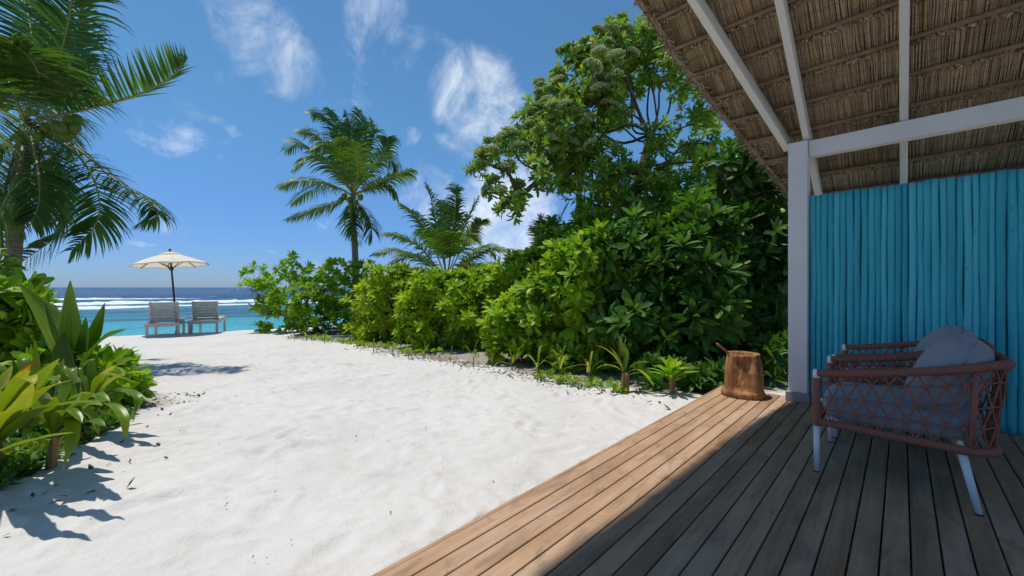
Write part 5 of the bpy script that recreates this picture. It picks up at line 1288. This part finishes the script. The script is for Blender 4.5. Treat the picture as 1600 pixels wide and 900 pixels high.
# ------------------------------------------------------------------ seedlings along the hedge front
GS = 'seedlings sprouting along the hedge front'
def sprout(px, py, h, n, label, seed, wide=.5, cut=False, wl=.022):
    r2 = np.random.default_rng(seed); xc, yc = gpt(px, py); s = thing('seedling', gw(xc, yc), label, 'seedling', GS); H = h / FPX * yc; b = ORG[s.name]
    sh = H * .30; top = b + np.array([r2.normal(0, .01), r2.normal(0, .01), sh])
    g = G(); tube(g, [b - [0, 0, .02], (b + top) / 2, top], [wl * .42, wl * .38, wl * .32], 7); g.build('stem', M['stemdry'], s)
    for i in range(n):
        a = i * 2.4 + r2.uniform(0, .6) + seed; f = i / max(1, n - 1); out = wide * H * (.35 + .9 * f) * r2.uniform(.8, 1.2); hgt = H * (.72 - .45 * f) * r2.uniform(.85, 1.15)
        o_ = np.array([math.cos(a), math.sin(a), 0]); strap(s, [top, top + o_ * out * .45 + [0, 0, hgt * .65], top + o_ * out * .85 + [0, 0, hgt * .95], top + o_ * out * 1.15 + [0, 0, hgt * (.95 - .5 * f)]], wl * r2.uniform(.8, 1.2), 'strap', float(np.clip(.62 + r2.normal(0, .12), .3, .88)), seed=seed * 7 + i, nseg=12, tip=r2.uniform(0, .25))
    return s
SP = 'thin yellow-green palm sprout at the sand edge of the hedge'
SPA = 'thin yellow-green palm sprout on the sand before the open-armed seaward shrub'; SPB = 'thin yellow-green palm sprout on the sand before the lime green shrub'; SPC = 'thin yellow-green palm sprout on the sand before the rounded bright shrub'
SPL = [SPA] * 5 + [SPB] * 4 + ['two-leaved pale palm sprout on bare sand before the rounded bright shrub', 'tallest thin palm sprout, on bare sand in a dark hedge gap', 'thin palm sprout between the tallest thin sprout and the knee-high sprouts']
for i, (px, py, h, n) in enumerate([(455, 527, 20, 3), (479, 532, 22, 3), (507, 536, 22, 4), (533, 536, 20, 3), (558, 545, 26, 3), (584, 550, 20, 3), (614, 555, 26, 3), (638, 559, 30, 4), (664, 559, 26, 3), (703, 567, 24, 2), (740, 571, 42, 3), (770, 574, 20, 3)]):
    sprout(px, py, h, n, SPL[i], 500 + i)
SPM = 'knee-high yellow-green sprout with spreading strap leaves at the hedge foot'
for i, (px, py, h, n) in enumerate([(800, 580, 34, 6), (840, 588, 46, 6), (875, 592, 46, 6), (922, 596, 44, 6)]): sprout(px, py, h, n, (['smallest of the spreading sprouts, beside the dark gap in the hedge'] + [SPM] * 2 + ['spreading low sprout next to the splayed coconut seedling on its dry stub'])[i], 520 + i, .75, wl=.03)
# splayed coconut seedling on a cut stub
xc, yc = gpt(977, 613); s = thing('coconut_seedling', gw(xc, yc), 'splayed coconut seedling with long yellow leaves on a dry stub', 'plant')
g = G(); tube(g, spline([ORG[s.name] - [0, 0, .04], P(977, 598, yc), P(978, 582, yc)], 8), np.linspace(.050, .042, 8), 9, cap=True); g.build('dry_stub', M['stemdry'], s)
for i, (c, w, tn) in enumerate([([(976, 582, 0), (972, 555, 0), (968, 530, .05), (963, 518, .05)], .055, .62), ([(975, 582, 0), (962, 560, -.05), (945, 545, -.1), (929, 540, -.15)], .05, .7), ([(976, 582, 0), (966, 562, .05), (957, 548, .1), (952, 542, .1)], .05, .5), ([(978, 582, 0), (990, 570, -.05), (1003, 566, -.1), (1014, 567, -.15)], .05, .66), ([(978, 582, 0), (995, 578, -.1), (1010, 588, -.2), (1022, 604, -.3)], .05, .68), ([(977, 582, 0), (979, 555, -.05), (975, 540, -.1), (978, 525, -.1)], .055, .45), ([(975, 582, 0), (962, 574, -.1), (950, 570, -.2), (944, 572, -.3)], .045, .75), ([(977, 582, 0), (968, 556, 0), (962, 530, 0), (950, 520, 0)], .016, .98)]):
    strap(s, pc(c, yc), w, 'strap', tn, seed=540 + i, nseg=14)
# tufted plant on a thick little stem
xc, yc = gpt(1050, 620); b0 = gw(xc, yc); s = thing('tufted_plant', b0, 'tufted plant with a leafy head on a short pale stem near the deck', 'plant')
g = G(); tube(g, spline([b0 - [0, 0, .04], P(1050, 606, yc), P(1049, 590, yc)], 8), np.linspace(.024, .032, 8), 9); g.build('stem', M['stemdry'], s)
r2 = np.random.default_rng(8)
for i in range(26):
    a = i * 2.4; f = i / 25; o_ = np.array([math.cos(a), math.sin(a), 0]); tp = np.array(P(1049, 590, yc)); L = .27 * r2.uniform(.8, 1.15); el = math.radians(80 - 70 * f)
    strap(s, [tp + [0, 0, -.06 * f], tp + o_ * L * .4 * math.cos(el) + [0, 0, L * .5 * math.sin(el)], tp + o_ * L * math.cos(el) + [0, 0, L * math.sin(el) * .9]], .062, 'naupaka', float(np.clip(.72 - .3 * f + r2.normal(0, .08), .1, .95)), seed=560 + i, nseg=8, prof=([0, .15, .65, .9, 1], [.12, .2, 1, .6, .05]))
low = [(P(1075, 590, yc + .25), .16), (P(1105, 590, yc + .35), .15), (P(1020, 585, yc + .35), .17), (P(1090, 605, yc + .2), .1)]
grow_plant('beach_shrub', 'low leafy shrub at the deck corner behind the tufted plant', 'shrub', low, gw(xc + .25, yc + .4), 'small', 'dark', 20, GH, 20, .006, seed=124, root_h=.03, part='foliage', tone=.25)

# ------------------------------------------------------------------ ground cover and litter (uncountable)
r2 = np.random.default_rng(91)
def cover(pts, kind, mat, name, label, sc=(.5, .9), tone=0.0):
    g = G(); Pn = np.array(pts); n = len(Pn); d = np.array([0, 0, 1.0])[None] + r2.normal(0, .45, (n, 3)); R = rot_to(d, r2.uniform(0, 6.28, n)); s_ = r2.uniform(*sc, n); tn = r2.normal(tone, .12, n)
    for v in range(3):
        q = np.arange(n) % 3 == v; scatter(g, ROS[kind][v], Pn[q], R[q], s_[q], tn[q])
    o = g.build(name, M[mat]); tag(o, label, 'ground cover', None, 'stuff')
pts = []
for k in range(900):
    x = r2.uniform(-6.3, 2.0); y = float(front_y(x)) + abs(r2.normal(0, .55)) - .02 + .12 * float(vnoise(np.array(x * 3.0), np.array(0.), 4))
    if vnoise(np.array(x * 1.9), np.array(y * 1.9), 9) < .06: continue
    pts.append(cw(np.array([x, y, float(gbase(x, y)) + .02])))
cover(pts, 'fine', 'naupaka', 'ground_cover', 'low green creeper along the foot of the hedge', (.45, 1.1), .1)
pts = []
for k in range(520):
    y = r2.uniform(2.1, 3.6); x = -(1.86 + .42 * y) - abs(r2.normal(0, .45))
    pts.append(cw(np.array([x, y, float(gbase(x, y)) + .02])))
cover(pts, 'fine', 'dark', 'ground_cover', 'dark creeping ground cover under the lilies of the left bed', (.5, 1.2), .15)
# fallen leaves and crumbs of coral on the sand
g = G()
def crumbs(n, fn, size, tt):
    for k in range(n):
        x, y = fn(); z = float(gbase(x, y)); p = cw(np.array([x, y, z + .012])); L = size * r2.uniform(.5, 1.5)
        v, f = leaf_shape(L, L * r2.uniform(.25, .6), 2, .5, r2.uniform(-.3, .3), r2.uniform(0, .6)); R = rz(r2.uniform(0, 6.28)) @ rx(r2.normal(0, .35)); g.add(v @ R.T + p, f, float(np.clip(tt + r2.normal(0, .25), 0, 1)))
def along(): x = r2.uniform(-6.0, 1.7); return x, float(front_y(x)) + r2.normal(0, .22)
def open_(): 
    while True:
        x, y = r2.uniform(-4.5, 1.2), r2.uniform(1.3, 8)
        if y < front_y(x) and x * CA - y * CB < -1.5: return x, y
def lft(): y = r2.uniform(1.6, 4.5); return -(1.9 + .40 * y) - r2.normal(.05, .25), y
crumbs(1300, along, .05, .35); crumbs(330, open_, .012, .25); crumbs(420, lft, .045, .3)
o = g.build('leaf_litter', M['deadpalm']); tag(o, 'dry fallen leaves and specks scattered on the sand', 'leaf litter', None, 'stuff')
# fallen twigs at the hedge foot and below the lilies
GT = 'fallen twigs on the sand'
for (x0, y0_, x1, y1_, lab) in ((985, 614, 1045, 618, 'dry fallen twig on the sand beside the splayed seedling'), (62, 735, 92, 722, 'dry fallen twig on the sand below the lilies'), (8, 668, 40, 662, 'pale fallen branch lying among the lilies')):
    a = gw(*gpt(x0, y0_), .012); b = gw(*gpt(x1, y1_), .012); g = G(); tube(g, spline([a, (a + b) / 2 + np.array([.01, .02, .01]), b], 10), np.linspace(.010, .005, 10), 7)
    o = g.build('twig', M['stemdry'], origin=a); tag(o, lab, 'twig', GT)
